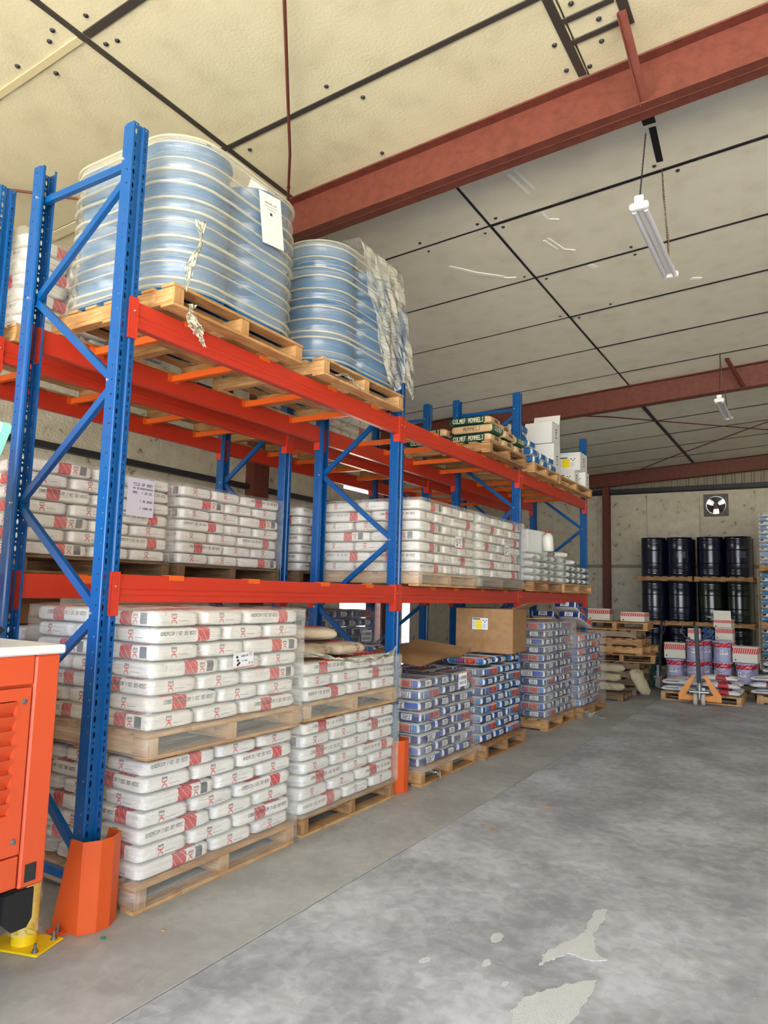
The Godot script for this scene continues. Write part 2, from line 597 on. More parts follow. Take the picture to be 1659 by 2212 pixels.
func make_bag_prints() -> void:
	var red := rgb(206, 52, 56)
	var dark := rgb(58, 54, 52)
	var pale := rgb(236, 224, 218)
	var white := rgb(236, 231, 222)
	M.white_bag = []
	for k in 3:
		M.white_bag.append(bag_mat(bag_picture(white, func(im: Image):
			patch_red(im, Rect2i(560, 0, 300, 460), red, pale)
			mark(im, 120, 150, 130, red, dark)
			im.fill_rect(Rect2i(280, 270, 180, 6), dark)
			if k == 0:
				patch_red(im, Rect2i(330, 470, 200, 150), red, pale)
				write(im, "COMBEX REMEDACION I-SEC 3BS REDSI", 210, 505, 740, 34, rgb(40, 38, 38), 0.25)
			elif k == 1:
				patch_red(im, Rect2i(470, 470, 190, 150), red, pale)
				im.fill_rect(Rect2i(800, 484, 110, 100), rgb(92, 94, 98))
				mark(im, 690, 500, 70, red, dark)
			else:
				patch_red(im, Rect2i(610, 470, 180, 150), red, pale)
				write(im, "REMEDACION I-SEC 3BS REDSI", 60, 500, 520, 34, rgb(40, 38, 38), 0.25)
			mark(im, 250, 640, 78, red, dark)
			im.fill_rect(Rect2i(350, 706, 150, 4), rgb(90, 86, 84)))))
	# navy, blue and orange cement bags
	M.navy_bag = []
	for k in 3:
		M.navy_bag.append(bag_mat(bag_picture(rgb(216, 213, 204), func(im: Image):
			var navy := rgb(28, 50, 112) if k < 2 else rgb(34, 78, 140)
			var blue := rgb(36, 86, 178) if k < 2 else rgb(52, 120, 180)
			var org := rgb(226, 84, 50)
			im.fill_rect(Rect2i(90, 60, 380, 330), navy)
			im.fill_rect(Rect2i(500, 60, 420, 160), org)
			im.fill_rect(Rect2i(500, 250, 420, 140), blue)
			write(im, "SBI", 130, 130, 280, 150, rgb(236, 236, 236), 0.3)
			if k == 1:
				im.fill_rect(Rect2i(40, 490, 944, 98), navy)
				im.fill_rect(Rect2i(700, 490, 284, 98), blue)
				im.fill_rect(Rect2i(320, 496, 340, 88), rgb(238, 238, 236))
				write(im, "SBI", 350, 508, 260, 62, rgb(26, 30, 50), 0.35)
			else:
				im.fill_rect(Rect2i(30, 490, 110, 98), navy)
				im.fill_rect(Rect2i(170, 490, 150, 98), blue)
				im.fill_rect(Rect2i(330, 490, 210, 98), navy)
				for q in 3:
					im.fill_rect(Rect2i(362 + q * 54, 490, 28, 98), rgb(214, 72, 84))
				im.fill_rect(Rect2i(550, 490, 260, 98), org)
				write(im, "B.500", 580, 512, 190, 54, rgb(70, 30, 24), 0.3)
				im.fill_rect(Rect2i(820, 490, 26, 98), navy)
				im.fill_rect(Rect2i(856, 490, 130, 98), blue)
			im.fill_rect(Rect2i(40, 632, 620, 116), navy)
			im.fill_rect(Rect2i(230, 646, 260, 86), rgb(236, 236, 234))
			write(im, "SBI", 262, 662, 190, 54, rgb(26, 30, 50), 0.35))))
	M.orange_bag = [bag_mat(bag_picture(rgb(232, 230, 222), func(im: Image):
		im.fill_rect(Rect2i(60, 60, 560, 340), rgb(232, 92, 34))
		im.fill_rect(Rect2i(620, 60, 340, 340), rgb(30, 72, 160))
		im.fill_rect(Rect2i(30, 480, 560, 120), rgb(232, 88, 34))
		write(im, "M.500", 70, 510, 300, 56, rgb(90, 34, 20), 0.3)
		im.fill_rect(Rect2i(620, 480, 30, 120), rgb(30, 60, 150))
		im.fill_rect(Rect2i(680, 480, 310, 120), rgb(30, 72, 160))
		im.fill_rect(Rect2i(40, 632, 620, 116), rgb(30, 66, 150))
		im.fill_rect(Rect2i(240, 648, 220, 82), rgb(236, 236, 234))))]
	M.green_bag = [bag_mat(bag_picture(rgb(206, 172, 130), func(im: Image):
		im.fill_rect(Rect2i(0, 0, 1024, 470), rgb(26, 78, 56))
		im.fill_rect(Rect2i(0, 470, 1024, 145), rgb(22, 72, 52))
		write(im, "COLMEF MONNELI", 110, 502, 740, 76, rgb(240, 232, 200))
		write(im, "COLMEF MONNELI", 60, 150, 880, 140, rgb(240, 232, 200))
		im.fill_rect(Rect2i(880, 470, 144, 145), rgb(206, 172, 130))
		im.fill_rect(Rect2i(230, 660, 240, 60), rgb(120, 92, 64))))]
	M.kraft_bag = [bag_mat(bag_picture(rgb(206, 172, 130), func(im: Image):
		write(im, "MONNELI", 300, 510, 420, 60, rgb(60, 44, 34), 0.2)
		im.fill_rect(Rect2i(0, 0, 1024, 460), rgb(60, 104, 84))
		im.fill_rect(Rect2i(0, 620, 700, 148), rgb(52, 100, 80))
		write(im, "COLMEF", 120, 660, 420, 70, rgb(240, 232, 200))))]
	M.level_bag = [bag_mat(bag_picture(rgb(232, 232, 228), func(im: Image):
		im.fill_rect(Rect2i(80, 40, 420, 380), rgb(70, 140, 180))
		im.fill_rect(Rect2i(820, 40, 120, 380), rgb(44, 104, 168))
		im.fill_rect(Rect2i(820, 470, 204, 145), rgb(44, 104, 168))
		im.fill_rect(Rect2i(0, 470, 60, 145), rgb(70, 140, 180))
		write(im, "FLOOR SELF LEVEL", 90, 500, 700, 76, rgb(60, 66, 74))
		im.fill_rect(Rect2i(120, 640, 420, 100), rgb(44, 112, 176))))]
	M.poly_bag = [bag_mat(bag_picture(rgb(226, 226, 222), func(im: Image):
		im.fill_rect(Rect2i(200, 492, 270, 96), rgb(40, 40, 42))
		write(im, "POLYBIT", 220, 512, 220, 54, Color.WHITE)
		im.fill_rect(Rect2i(470, 492, 24, 96), rgb(214, 206, 60))
		im.fill_rect(Rect2i(190, 642, 300, 96), rgb(40, 40, 42))
		write(im, "POLYBIT", 214, 662, 240, 54, Color.WHITE)
		im.fill_rect(Rect2i(490, 642, 24, 96), rgb(214, 206, 60))
		write(im, "POLYBIT", 200, 160, 600, 120, rgb(90, 90, 92))))]
	M.sky_bag = []
	for k in 2:
		M.sky_bag.append(bag_mat(bag_picture(rgb(226, 228, 230), func(im: Image):
			im.fill_rect(Rect2i(600, 60, 360, 340), rgb(60, 130, 190))
			if k == 0:
				im.fill_rect(Rect2i(20, 470, 210, 145), rgb(52, 128, 192))
				im.fill_rect(Rect2i(320, 500, 120, 80), rgb(170, 186, 202))
				im.fill_rect(Rect2i(40, 620, 220, 148), rgb(52, 128, 192))
			else:
				im.fill_rect(Rect2i(20, 484, 110, 70), rgb(24, 24, 26))
				write(im, "CM.V", 180, 500, 240, 80, rgb(40, 44, 56))
				im.fill_rect(Rect2i(60, 640, 150, 70), rgb(24, 24, 26))
				write(im, "CM.V", 270, 650, 260, 80, rgb(40, 44, 56)))))
	M.pillow_bag = [bag_mat(bag_picture(rgb(238, 236, 234), func(im: Image):
		patch_red(im, Rect2i(430, 0, 420, 460), rgb(196, 26, 42), pale, 120)
		patch_red(im, Rect2i(430, 470, 300, 150), rgb(196, 26, 42), pale, 80)
		mark(im, 190, 640, 84, rgb(120, 70, 70), dark)
		write(im, "FOSROC", 80, 180, 260, 60, rgb(70, 62, 62)))), bag_mat(bag_picture(rgb(230, 226, 222), func(im: Image):
		im.fill_rect(Rect2i(60, 60, 500, 30), rgb(74, 70, 70))
		im.fill_rect(Rect2i(60, 130, 380, 24), rgb(120, 112, 112))
		im.fill_rect(Rect2i(80, 500, 420, 20), rgb(60, 58, 58))
		im.fill_rect(Rect2i(620, 200, 120, 120), rgb(190, 40, 50))))]
	M.beige_bag = [bag_mat(bag_picture(rgb(190, 174, 146), func(im: Image):
		patch_red(im, Rect2i(420, 60, 380, 330), rgb(206, 70, 70), rgb(230, 200, 180))
		mark(im, 420, 640, 90, rgb(190, 60, 50), dark)), 0.7)]
	for k: String in ["white_bag", "navy_bag", "orange_bag", "green_bag", "kraft_bag", "level_bag", "poly_bag", "sky_bag", "pillow_bag", "beige_bag"]:
		for m: StandardMaterial3D in M[k]:
			bumped(m, cache_bump(), 0.35)

func cache_bump() -> Texture2D:
	if not cache.has("crease"):
		cache["crease"] = bump_tex(16, 0.02, 7.0)
	return cache["crease"]

func label_mat(w: int, h: int, draw: Callable, base := Color(0.93, 0.93, 0.93)) -> StandardMaterial3D:
	var im := Image.create(w, h, false, Image.FORMAT_RGBA8)
	im.fill(base)
	draw.call(im)
	var m := mat(Color.WHITE, 0.6)
	m.albedo_texture = ImageTexture.create_from_image(im)
	m.texture_repeat = false
	return m

# ---------------------------------------------------------------- bags, pallets, film
# a filled bag, long side along x, resting on y = 0
func bag_mesh(d: Vector3, seed_: int, amp := 0.005, a := 14.0, b := 6.0, droop := 0.0) -> ArrayMesh:
	var k := "bag%s%d%f%f%f%f" % [d, seed_, amp, a, b, droop]
	if cache.has(k):
		return cache[k]
	var nz := FastNoiseLite.new()
	nz.seed = seed_
	nz.frequency = 5.5
	nz.fractal_octaves = 3
	var h := d * 0.5
	var on := func(c: Vector3) -> Vector3:
		var s := pow(pow(pow(absf(c.x), a) + pow(absf(c.z), a), b / a) + pow(absf(c.y), b), 1.0 / b)
		var q := c / s
		var p := q * h
		var w := (nz.get_noise_3dv(p) - 0.75) * amp + (nz.get_noise_3d(p.x * 0.4, p.y * 6.0, p.z * 0.4 + 3.0) - 0.75) * amp * 0.5
		p += Vector3(q.x, q.y * 0.35, q.z) * w
		p.y -= droop * (q.x * q.x * 0.6 + q.z * q.z * 0.4) * (0.4 + 0.6 * float(q.y > 0))
		return p + Vector3(0, h.y, 0)
	var m := MB.new()
	var cc := Vector3(0, h.y, 0)
	var side := Rect2(0, 470.0 / 768, 1, 138.0 / 768)
	var endr := Rect2(0, 620.0 / 768, 700.0 / 1024, 140.0 / 768)
	m.patch(func(u, v): return on.call(Vector3(2 * u - 1, 1, 2 * v - 1)), 10, 7, Rect2(0, 0, 1, 0.598), false, cc)
	m.patch(func(u, v): return on.call(Vector3(2 * u - 1, -1, 1 - 2 * v)), 8, 5, Rect2(0.02, 0.02, 0.06, 0.1), false, cc)
	m.patch(func(u, v): return on.call(Vector3(2 * u - 1, 1 - 2 * v, 1)), 12, 6, side, false, cc)
	m.patch(func(u, v): return on.call(Vector3(1 - 2 * u, 1 - 2 * v, -1)), 12, 6, side, false, cc)
	m.patch(func(u, v): return on.call(Vector3(1, 1 - 2 * v, 1 - 2 * u)), 8, 6, endr, false, cc)
	m.patch(func(u, v): return on.call(Vector3(-1, 1 - 2 * v, 2 * u - 1)), 8, 6, endr, false, cc)
	cache[k] = m.done()
	return cache[k]

func one_bag(o: Dictionary, at: Vector3, turn: float, mess: float, lie := 0.0) -> void:
	var prints: Array = M[o.print]
	var mm: Material = prints[rng.randi() % prints.size()] if not o.has("pick") else prints[o.pick]
	var me := bag_mesh(o.dim, rng.randi_range(1, 5), o.get("amp", 0.006), o.get("a", 14.0), o.get("b", 7.5), o.get("droop", 0.0))
	var bas := Basis(Vector3.UP, deg_to_rad(turn + rnd(-1.0, 1.0) * mess)) * Basis(Vector3.RIGHT, deg_to_rad(rnd(-0.25, 0.25) * mess)) * Basis(Vector3.BACK, deg_to_rad(rnd(-0.25, 0.25) * mess + lie))
	single(o.called, me, mm, o.label % o.say if o.has("say") else o.label, o.get("category", "bag"), at + Vector3(rnd(-0.002, 0.002), 0, rnd(-0.002, 0.002)) * mess, o.group, bas)

# layers of seven bags: two by two across and three along; only what can be seen from the aisle, and the top
func stack(o: Dictionary) -> float:
	var d: Vector3 = o.dim
	var gap := 0.008
	var ds := d.z + gap
	var dl := d.x + gap
	var whole := 2 * ds + dl
	var n: int = o.layers
	for l in n:
		var lead: bool = (l % 2 == 0) == o.get("long_first", true)
		var top: bool = l == n - 1
		var y: float = o.y + l * o.pitch
		var X: float = o.x - rnd(0.0, 0.016)
		var Z: float = o.z - rnd(0.0, 0.010)
		var no: String = ["first", "second", "third", "fourth", "fifth", "sixth", "seventh", "eighth", "ninth", "tenth", "eleventh", "twelfth"][l]
		for k in 3:      # bags lying along the aisle
			o.say = no + " layer" + (", long side out" if k == 0 else (", inner" if k == 1 else ", innermost"))
			if k == 0 or top or (lead and o.near):
				var zz := Z - dl * 0.5 if lead else Z - 2 * ds - dl * 0.5
				var back: bool = rng.randf() < 0.25
				one_bag(o, Vector3(X - ds * (k + 0.5), y, zz), 90.0 + (180.0 if back else 0.0), o.get("mess", 1.0))
		for k in 2:      # rows of bags lying across
			for j in 2:
				o.say = no + " layer, " + ("corner" if lead == (j == 1) else "middle") + (" end out" if k == 0 else " behind")
				if k == 0 or top or (not lead and o.near and j == 0):
					var zz := (Z - dl - ds * (j + 0.5)) if lead else (Z - ds * (j + 0.5))
					one_bag(o, Vector3(X - dl * (k + 0.5), y, zz), 0.0 if rng.randf() < 0.8 else 180.0, o.get("mess", 1.0))
	return o.y + n * o.pitch

# stringer pallet: boards along z, three stringers along x; (x, z) is its front near corner
func pallet(x: float, z: float, y: float, label: String, group: String, long := 1.2, deep := 1.0, h := 0.125, tone := -1, turn := 0.0) -> Node3D:
	var o := thing("wooden_pallet", label, "pallet", Vector3(x - deep * 0.5, y, z - long * 0.5), group, yaw(turn))
	var pick := func() -> Material: return M.wood[tone if tone >= 0 else rng.randi() % 3]
	var t := 0.018
	var bw := 0.098
	for k in 7:
		var px := -deep * 0.5 + bw * 0.5 + (deep - bw) * k / 6.0
		part("deck_board", box_mesh(Vector3(bw, t, long), 0.002), pick.call(), o, Vector3(px, h - t * 0.5, rnd(-0.004, 0.004)), yaw(rnd(-0.4, 0.4)))
	for k in 3:
		var pz := -long * 0.5 + 0.04 + (long - 0.08) * k / 2.0
		part("stringer", box_mesh(Vector3(deep - 0.006, h - 2 * t, 0.07), 0.003), pick.call(), o, Vector3(0, h * 0.5, pz))
	for k in 3:
		var px := -deep * 0.5 + bw * 0.5 + (deep - bw) * k / 2.0
		part("bottom_board", box_mesh(Vector3(bw, t, long), 0.002), pick.call(), o, Vector3(px, t * 0.5, rnd(-0.004, 0.004)))
	return o

# point on a rounded rectangle, u in 0..1 round the edge; gives (x, z, normal x, normal z)
func round_rect(u: float, w: float, l: float, r: float) -> Array:
	u = fposmod(u, 1.0)
	var a := w - 2 * r
	var b := l - 2 * r
	var q := PI * r * 0.5
	var per := 2 * a + 2 * b + 4 * q
	var s := u * per
	var seg := [a, q, b, q, a, q, b, q]
	var corner := [Vector2(a / 2, b / 2), Vector2(a / 2, -b / 2), Vector2(-a / 2, -b / 2), Vector2(-a / 2, b / 2)]
	var dir := [Vector2(0, 1), Vector2(1, 0), Vector2(0, -1), Vector2(-1, 0)]
	var starts := [Vector2(-a / 2, b / 2), Vector2(a / 2, b / 2), Vector2(a / 2, -b / 2), Vector2(-a / 2, -b / 2)]
	for k in 8:
		if s <= seg[k] or k == 7:
			if k % 2 == 0:
				var nn: Vector2 = dir[k / 2]
				var st: Vector2 = starts[k / 2]
				var en: Vector2 = corner[k / 2]
				return [st.lerp(en, s / maxf(seg[k], 0.0001)) + nn * r, nn]
			var n0: Vector2 = dir[k / 2]
			var n1: Vector2 = dir[(k / 2 + 1) % 4]
			var w2: float = s / q * PI * 0.5
			var nn2 := (n0 * cos(w2) + n1 * sin(w2))
			return [corner[k / 2] + nn2 * r, nn2]
		s -= seg[k]
	return [Vector2.ZERO, Vector2.RIGHT]

# stretch film round a load; (x, z) is the front near corner
func film(x: float, z: float, deep: float, long: float, y0: float, y1: float, pitch: float, m: Material, label: String, seed_: int, r := 0.022, bulge := 0.008, over := 0.10, out := 0.018, wob := 0.006) -> MeshInstance3D:
	var nz := FastNoiseLite.new()
	nz.seed = seed_
	nz.frequency = 1.6
	nz.fractal_octaves = 4
	var H := y1 - y0
	var f := func(u: float, v: float) -> Vector3:
		var c := round_rect(u, deep + 2 * out, long + 2 * out, r)
		var p: Vector2 = c[0]
		var nn: Vector2 = c[1]
		var y := minf(v / 0.9, 1.0) * H
		var inn := maxf(0.0, v - 0.9) / 0.1
		var w := (nz.get_noise_3d(p.x * 1.3, y * 3.0 + p.y * 0.4, p.y * 1.3) + 0.6) * wob
		var bl := absf(sin(PI * y / pitch)) * bulge
		p += nn * (w + bl) - (p.normalized() * inn * over)
		return Vector3(p.x, y + inn * 0.012 + nz.get_noise_2d(p.x * 4, p.y * 4) * 0.012 * inn, p.y)
	var b := MB.new()
	var per := 2 * (deep + long)
	b.patch(f, 88, maxi(16, int(H / pitch * 5)), Rect2(0, 0, per / 1.8, H / 0.9), false, Vector3(0, H * 0.5, 0))
	return single("stretch_film", b.done(), m, label, "plastic film", Vector3(x - deep * 0.5, y0, z - long * 0.5))

# crumpled hanging strip of film along a path
func film_tail(path: PackedVector3Array, w: float, seed_: int, m: Material, label: String) -> void:
	var nz := FastNoiseLite.new()
	nz.seed = seed_
	nz.frequency = 9.0
	var c := Curve3D.new()
	for p in path:
		c.add_point(p)
	var L := c.get_baked_length()
	var b := MB.new()
	for s: float in [0.0, 1.0]:
		b.patch(func(u: float, v: float) -> Vector3:
			var p := c.sample_baked(clampf(v, 0, 1) * L)
			var ww := w * (0.55 + 0.45 * sin(v * 9.0 + seed_)) * (1.0 - 0.5 * v)
			var q := Vector3((u - 0.5) * ww * 0.6, 0, (0.5 - u) * ww)
			return p + q + Vector3(nz.get_noise_3d(u, v * 2, 1 + s), nz.get_noise_3d(u, v * 2, 5 + s), nz.get_noise_3d(u, v * 2, 9 + s)) * w * 0.28, 6, 14)
	single("film_tail", b.done(), m, label, "plastic film")

# ---------------------------------------------------------------- racking
# one cell of punched sheet: a rectangle w x p with an eight-cornered hole
func punched(b: MB, o: Vector3, du: Vector3, dv: Vector3, w: float, p: float, hw: float, hh: float, nn: Vector3) -> void:
	var outer := [Vector2(-0.5, -0.5), Vector2(0, -0.5), Vector2(0.5, -0.5), Vector2(0.5, 0), Vector2(0.5, 0.5), Vector2(0, 0.5), Vector2(-0.5, 0.5), Vector2(-0.5, 0)]
	var inner := [Vector2(-0.62, -0.72), Vector2(0, -1), Vector2(0.62, -0.72), Vector2(1, 0), Vector2(0.62, 0.72), Vector2(0, 1), Vector2(-0.62, 0.72), Vector2(-1, 0)]
	for k in 8:
		var l := (k + 1) % 8
		var A: Vector3 = o + du * outer[k].x * w + dv * outer[k].y * p
		var B: Vector3 = o + du * outer[l].x * w + dv * outer[l].y * p
		var C: Vector3 = o + du * inner[l].x * hw + dv * inner[l].y * hh
		var D: Vector3 = o + du * inner[k].x * hw + dv * inner[k].y * hh
		b.quad(A, B, C, D, nn)
		b.quad(D, C, C - nn * 0.003, D - nn * 0.003, (o - (C + D) * 0.5).normalized())   # the edge of the sheet in the hole

func upright_mesh(h: float) -> ArrayMesh:
	if cache.has("upright"):
		return cache["upright"]
	var b := MB.new()
	var pitch := 0.075
	var rows := int(h / pitch)
	var X := Vector3(1, 0, 0)
	var Z := Vector3(0, 0, 1)
	var Y := Vector3(0, 1, 0)
	for r in rows:
		var y := r * pitch
		for s: float in [-1.0, 1.0]:
			var cz := s * 0.031
			punched(b, Vector3(0, y + 0.026, cz), Z, Y, 0.030, 0.052, 0.007, 0.017, X)
			punched(b, Vector3(0, y + 0.0635, cz), Z, Y, 0.030, 0.023, 0.005, 0.0055, X)
			punched(b, Vector3(-0.029, y + pitch * 0.5, s * 0.05), X, Y, 0.034, pitch, 0.0055, 0.0055, Z * s)
	var H := rows * pitch
	var strip := func(x0: float, z0: float, x1: float, z1: float) -> void:
		var d := Vector3(x1 - x0, 0, z1 - z0)
		var nn := d.cross(Y).normalized()
		if nn.x < -0.3 or (absf(nn.x) < 0.3 and nn.z * (z0 + z1) < 0):
			nn = -nn
		b.quad(Vector3(x0, 0, z0), Vector3(x1, 0, z1), Vector3(x1, H, z1), Vector3(x0, H, z0), nn)
	for s: float in [-1.0, 1.0]:
		strip.call(0.0, s * 0.016, -0.010, s * 0.010)
		strip.call(0.0, s * 0.046, -0.004, s * 0.050)
		strip.call(-0.004, s * 0.050, -0.012, s * 0.050)
		strip.call(-0.046, s * 0.050, -0.062, s * 0.050)
		strip.call(-0.062, s * 0.050, -0.068, s * 0.042)
		strip.call(-0.068, s * 0.042, -0.086, s * 0.042)
		strip.call(-0.086, s * 0.042, -0.086, s * 0.028)
	strip.call(-0.010, -0.010, -0.010, 0.010)
	cache["upright"] = b.done()
	return cache["upright"]

# lipped channel between two points of a frame
func brace_mesh(a: Vector3, c: Vector3) -> ArrayMesh:
	var b := MB.new()
	var d := c - a
	var L := d.length()
	var zz := d.normalized()
	var xx := Vector3(0, 0, 1)
	var yy := zz.cross(xx).normalized()
	var poly := PackedVector2Array([Vector2(0.014, 0.02), Vector2(0.014, -0.02), Vector2(-0.014, -0.02), Vector2(-0.014, -0.017), Vector2(0.011, -0.017), Vector2(0.011, 0.017), Vector2(-0.014, 0.017), Vector2(-0.014, 0.02)])
	b.prism(poly, 0, L, Transform3D(Basis(xx, yy, zz), a))
	return b.done()

func frame(x: float, z: float, flip: bool, label: String) -> void:
	var o := thing("rack_frame", label, "rack frame", Vector3(x, 0, z), "upright frames of the pallet racks")
	part("upright", upright_mesh(TALL), M.blue, o, Vector3(0, 0.004, 0))
	part("upright", upright_mesh(TALL), M.blue, o, Vector3(-DEEP, 0.004, 0), yaw(180))
	var a := [0.26, 1.426, 2.593]
	var c := [0.84, 2.0, 3.174]
	var xf := -0.06
	var xb := -DEEP + 0.06
	if flip:
		xf = -DEEP + 0.06
		xb = -0.06
	var bolt := func(px: float, py: float) -> void:
		var bb := MB.new()
		bb.tube(PackedVector3Array([Vector3(px, py, -0.056), Vector3(px, py, 0.058)]), 0.007, 6)
		part("bolt", bb.done(), M.zinc, o)
	for k in 3:
		part("brace", brace_mesh(Vector3(xf, a[k], 0), Vector3(xb, c[k], 0)), M.blue, o)
		bolt.call(xf, a[k])
		bolt.call(xb, c[k])
		if k < 2:
			part("brace", brace_mesh(Vector3(xb, c[k], 0.0), Vector3(xf, a[k + 1], 0.0)), M.blue, o)
	part("brace", brace_mesh(Vector3(xb, 3.174, 0.0), Vector3(xf, 3.72, 0.0)), M.blue, o)
	for y: float in [0.18, 3.78]:
		part("brace", brace_mesh(Vector3(-0.05, y, 0), Vector3(-DEEP + 0.05, y, 0)), M.blue, o)
		bolt.call(-0.06, y)
		bolt.call(-DEEP + 0.06, y)
	for px: float in [-0.04, -DEEP + 0.04]:
		part("foot_plate", box_mesh(Vector3(0.13, 0.006, 0.14), 0.001), M.blue, o, Vector3(px, 0.004, 0))

# section of a stepped box beam in (x, y): the front at x = 0, the top at y = 0
func beam_mesh(long: float) -> ArrayMesh:
	var k := "beam%f" % long
	if cache.has(k):
		return cache[k]
	var b := MB.new()
	var s := PackedVector2Array([Vector2(-0.004, 0), Vector2(0, -0.004), Vector2(0, -0.070), Vector2(-0.004, -0.073), Vector2(-0.004, -0.077), Vector2(0, -0.080),
		Vector2(0, -0.100), Vector2(-0.003, -0.102), Vector2(-0.003, -0.105), Vector2(0, -0.107), Vector2(0, -0.136), Vector2(-0.004, -0.140), Vector2(-0.046, -0.140), Vector2(-0.050, -0.136), Vector2(-0.050, -0.004), Vector2(-0.046, 0)])
	b.prism(s, -long * 0.5, long * 0.5)
	cache[k] = b.done()
	return cache[k]

# connector: a hook plate on the upright's face and a cheek, with two slots and a pin
func connector_mesh(s: float) -> ArrayMesh:
	var k := "conn%f" % s
	if cache.has(k):
		return cache[k]
	var b := MB.new()
	var nn := Vector3(1, 0, 0)
	var rows := [[0.028, 0.007], [0.077, 0.004], [0.112, 0.007], [0.160, 0.004], [0.188, 0.007]]
	var y := 0.012
	var cuts := [0.012, -0.040, -0.090, -0.130, -0.175, -0.205]
	for i in 5:
		var y0: float = cuts[i]
		var y1: float = cuts[i + 1]
		var hs := 0.0085 if i % 2 == 0 else 0.004
		punched(b, Vector3(0.006, (y0 + y1) * 0.5, 0), Vector3(0, 0, 1), Vector3(0, 1, 0), 0.044, y0 - y1, hs, hs, nn)
	b.quad(Vector3(0.006, 0.012, s * 0.022), Vector3(0.006, -0.205, s * 0.022), Vector3(-0.055, -0.205, s * 0.022), Vector3(-0.055, 0.012, s * 0.022), Vector3(0, 0, s))
	b.box(Vector3(0.003, -0.0965, 0), Vector3(0.003, 0.216, 0.044), 0.0)
	b.box(Vector3(-0.024, -0.0965, -s * 0.0235), Vector3(0.062, 0.217, 0.003), 0.0)
	cache[k] = b.done()
	return cache[k]

# beams between frames i and i + 1; face +1 looks at the aisle, -1 away from it
func beam(x: float, i: int, y: float, face: float, label: String) -> void:
	var long := BAY - 0.1
	var o := thing("rack_beam", label, "rack beam", Vector3(x, y, -BAY * (i + 0.5)), "red beams of the pallet racks", yaw(0.0 if face > 0 else 180.0))
	part("beam_body", beam_mesh(long), M.red, o, Vector3(0.0, 0, 0))
	for s: float in [-1.0, 1.0]:
		part("connector", connector_mesh(s), M.red, o, Vector3(0.004, 0, s * (long * 0.5 + 0.024)))
		var p := MB.new()
		p.tube(PackedVector3Array([Vector3(0.004, -0.06, 0), Vector3(0.014, -0.06, 0)]), 0.004, 6)
		part("safety_pin", p.done(), M.zinc, o, Vector3(0.004, 0, s * (long * 0.5 + 0.024)))

# orange bar hung across from beam to beam, with a lip over each
func support_bar(x: float, z: float, y: float, label: String, group: String) -> void:
	var b := MB.new()
	b.box(Vector3(-DEEP * 0.5, -0.028, 0), Vector3(DEEP - 0.10, 0.045, 0.035), 0.002)
	for s: float in [0.0, 1.0]:
		var px := lerpf(0.0, -DEEP, s)
		var sg := 1.0 - 2.0 * s
		b.box(Vector3(px - sg * 0.026, 0.003, 0), Vector3(0.060, 0.004, 0.10), 0.0)
		b.box(Vector3(px + sg * 0.0045, -0.010, 0), Vector3(0.004, 0.026, 0.10), 0.0)
		b.box(Vector3(px - sg * 0.054, -0.026, 0), Vector3(0.004, 0.056, 0.10), 0.0)
	single("support_bar", b.done(), M.orange, label, "support bar", Vector3(x, y, z), group)

func post_guard(x: float, z: float, label: String) -> void:
	var b := MB.new()
	var line := [Vector2(-0.11, 0.105), Vector2(0.075, 0.105), Vector2(0.115, 0.035), Vector2(0.115, -0.035), Vector2(0.075, -0.105), Vector2(-0.11, -0.105)]
	var h := 0.40
	var t := 0.006
	for k in 5:
		var p: Vector2 = line[k]
		var q: Vector2 = line[k + 1]
		var d := (q - p).normalized()
		var nn := Vector2(-d.y, d.x)
		if nn.dot((p + q) * 0.5 + Vector2(0.05, 0)) < 0:
			nn = -nn
		var a := Vector3(p.x, 0, p.y)
		var c := Vector3(q.x, 0, q.y)
		var o := Vector3(nn.x, 0, nn.y)
		var up0 := Vector3(0.0 if k > 0 else 0.10, h, 0)
		var up1 := Vector3(0.0 if k < 4 else 0.10, h, 0)
		b.quad(a, c, c + up1, a + up0, o)
		b.quad(a - o * t, c - o * t, c - o * t + up1, a - o * t + up0, -o)
		b.quad(a + up0, c + up1, c + up1 - o * t, a + up0 - o * t, Vector3.UP)
	b.quad(Vector3(-0.11, 0, 0.105), Vector3(-0.01, h, 0.105), Vector3(-0.01, h, 0.099), Vector3(-0.11, 0, 0.099), Vector3(-1, 0, 0))
	b.quad(Vector3(-0.11, 0, -0.105), Vector3(-0.01, h, -0.105), Vector3(-0.01, h, -0.099), Vector3(-0.11, 0, -0.099), Vector3(-1, 0, 0))
	var o := thing("post_guard", label, "post guard", Vector3(x, 0.001, z))
	part("guard_sheet", b.done(), M.guard, o)
	for s: float in [-1.0, 1.0]:
		part("base_lug", box_mesh(Vector3(0.10, 0.006, 0.05), 0.001), M.guard, o, Vector3(-0.03, 0.003, s * 0.131))
		part("anchor_bolt", bolt_mesh(), M.steel, o, Vector3(-0.02, 0.005, s * 0.133))

func bolt_mesh() -> ArrayMesh:
	if not cache.has("bolt"):
		var b := MB.new()
		b.lathe([Vector2(0, 0), Vector2(0.016, 0), Vector2(0.016, 0.003), Vector2(0.011, 0.003), Vector2(0.011, 0.013), Vector2(0.006, 0.013), Vector2(0.006, 0.035), Vector2(0, 0.036)], 6)
		cache["bolt"] = b.done()
	return cache["bolt"]

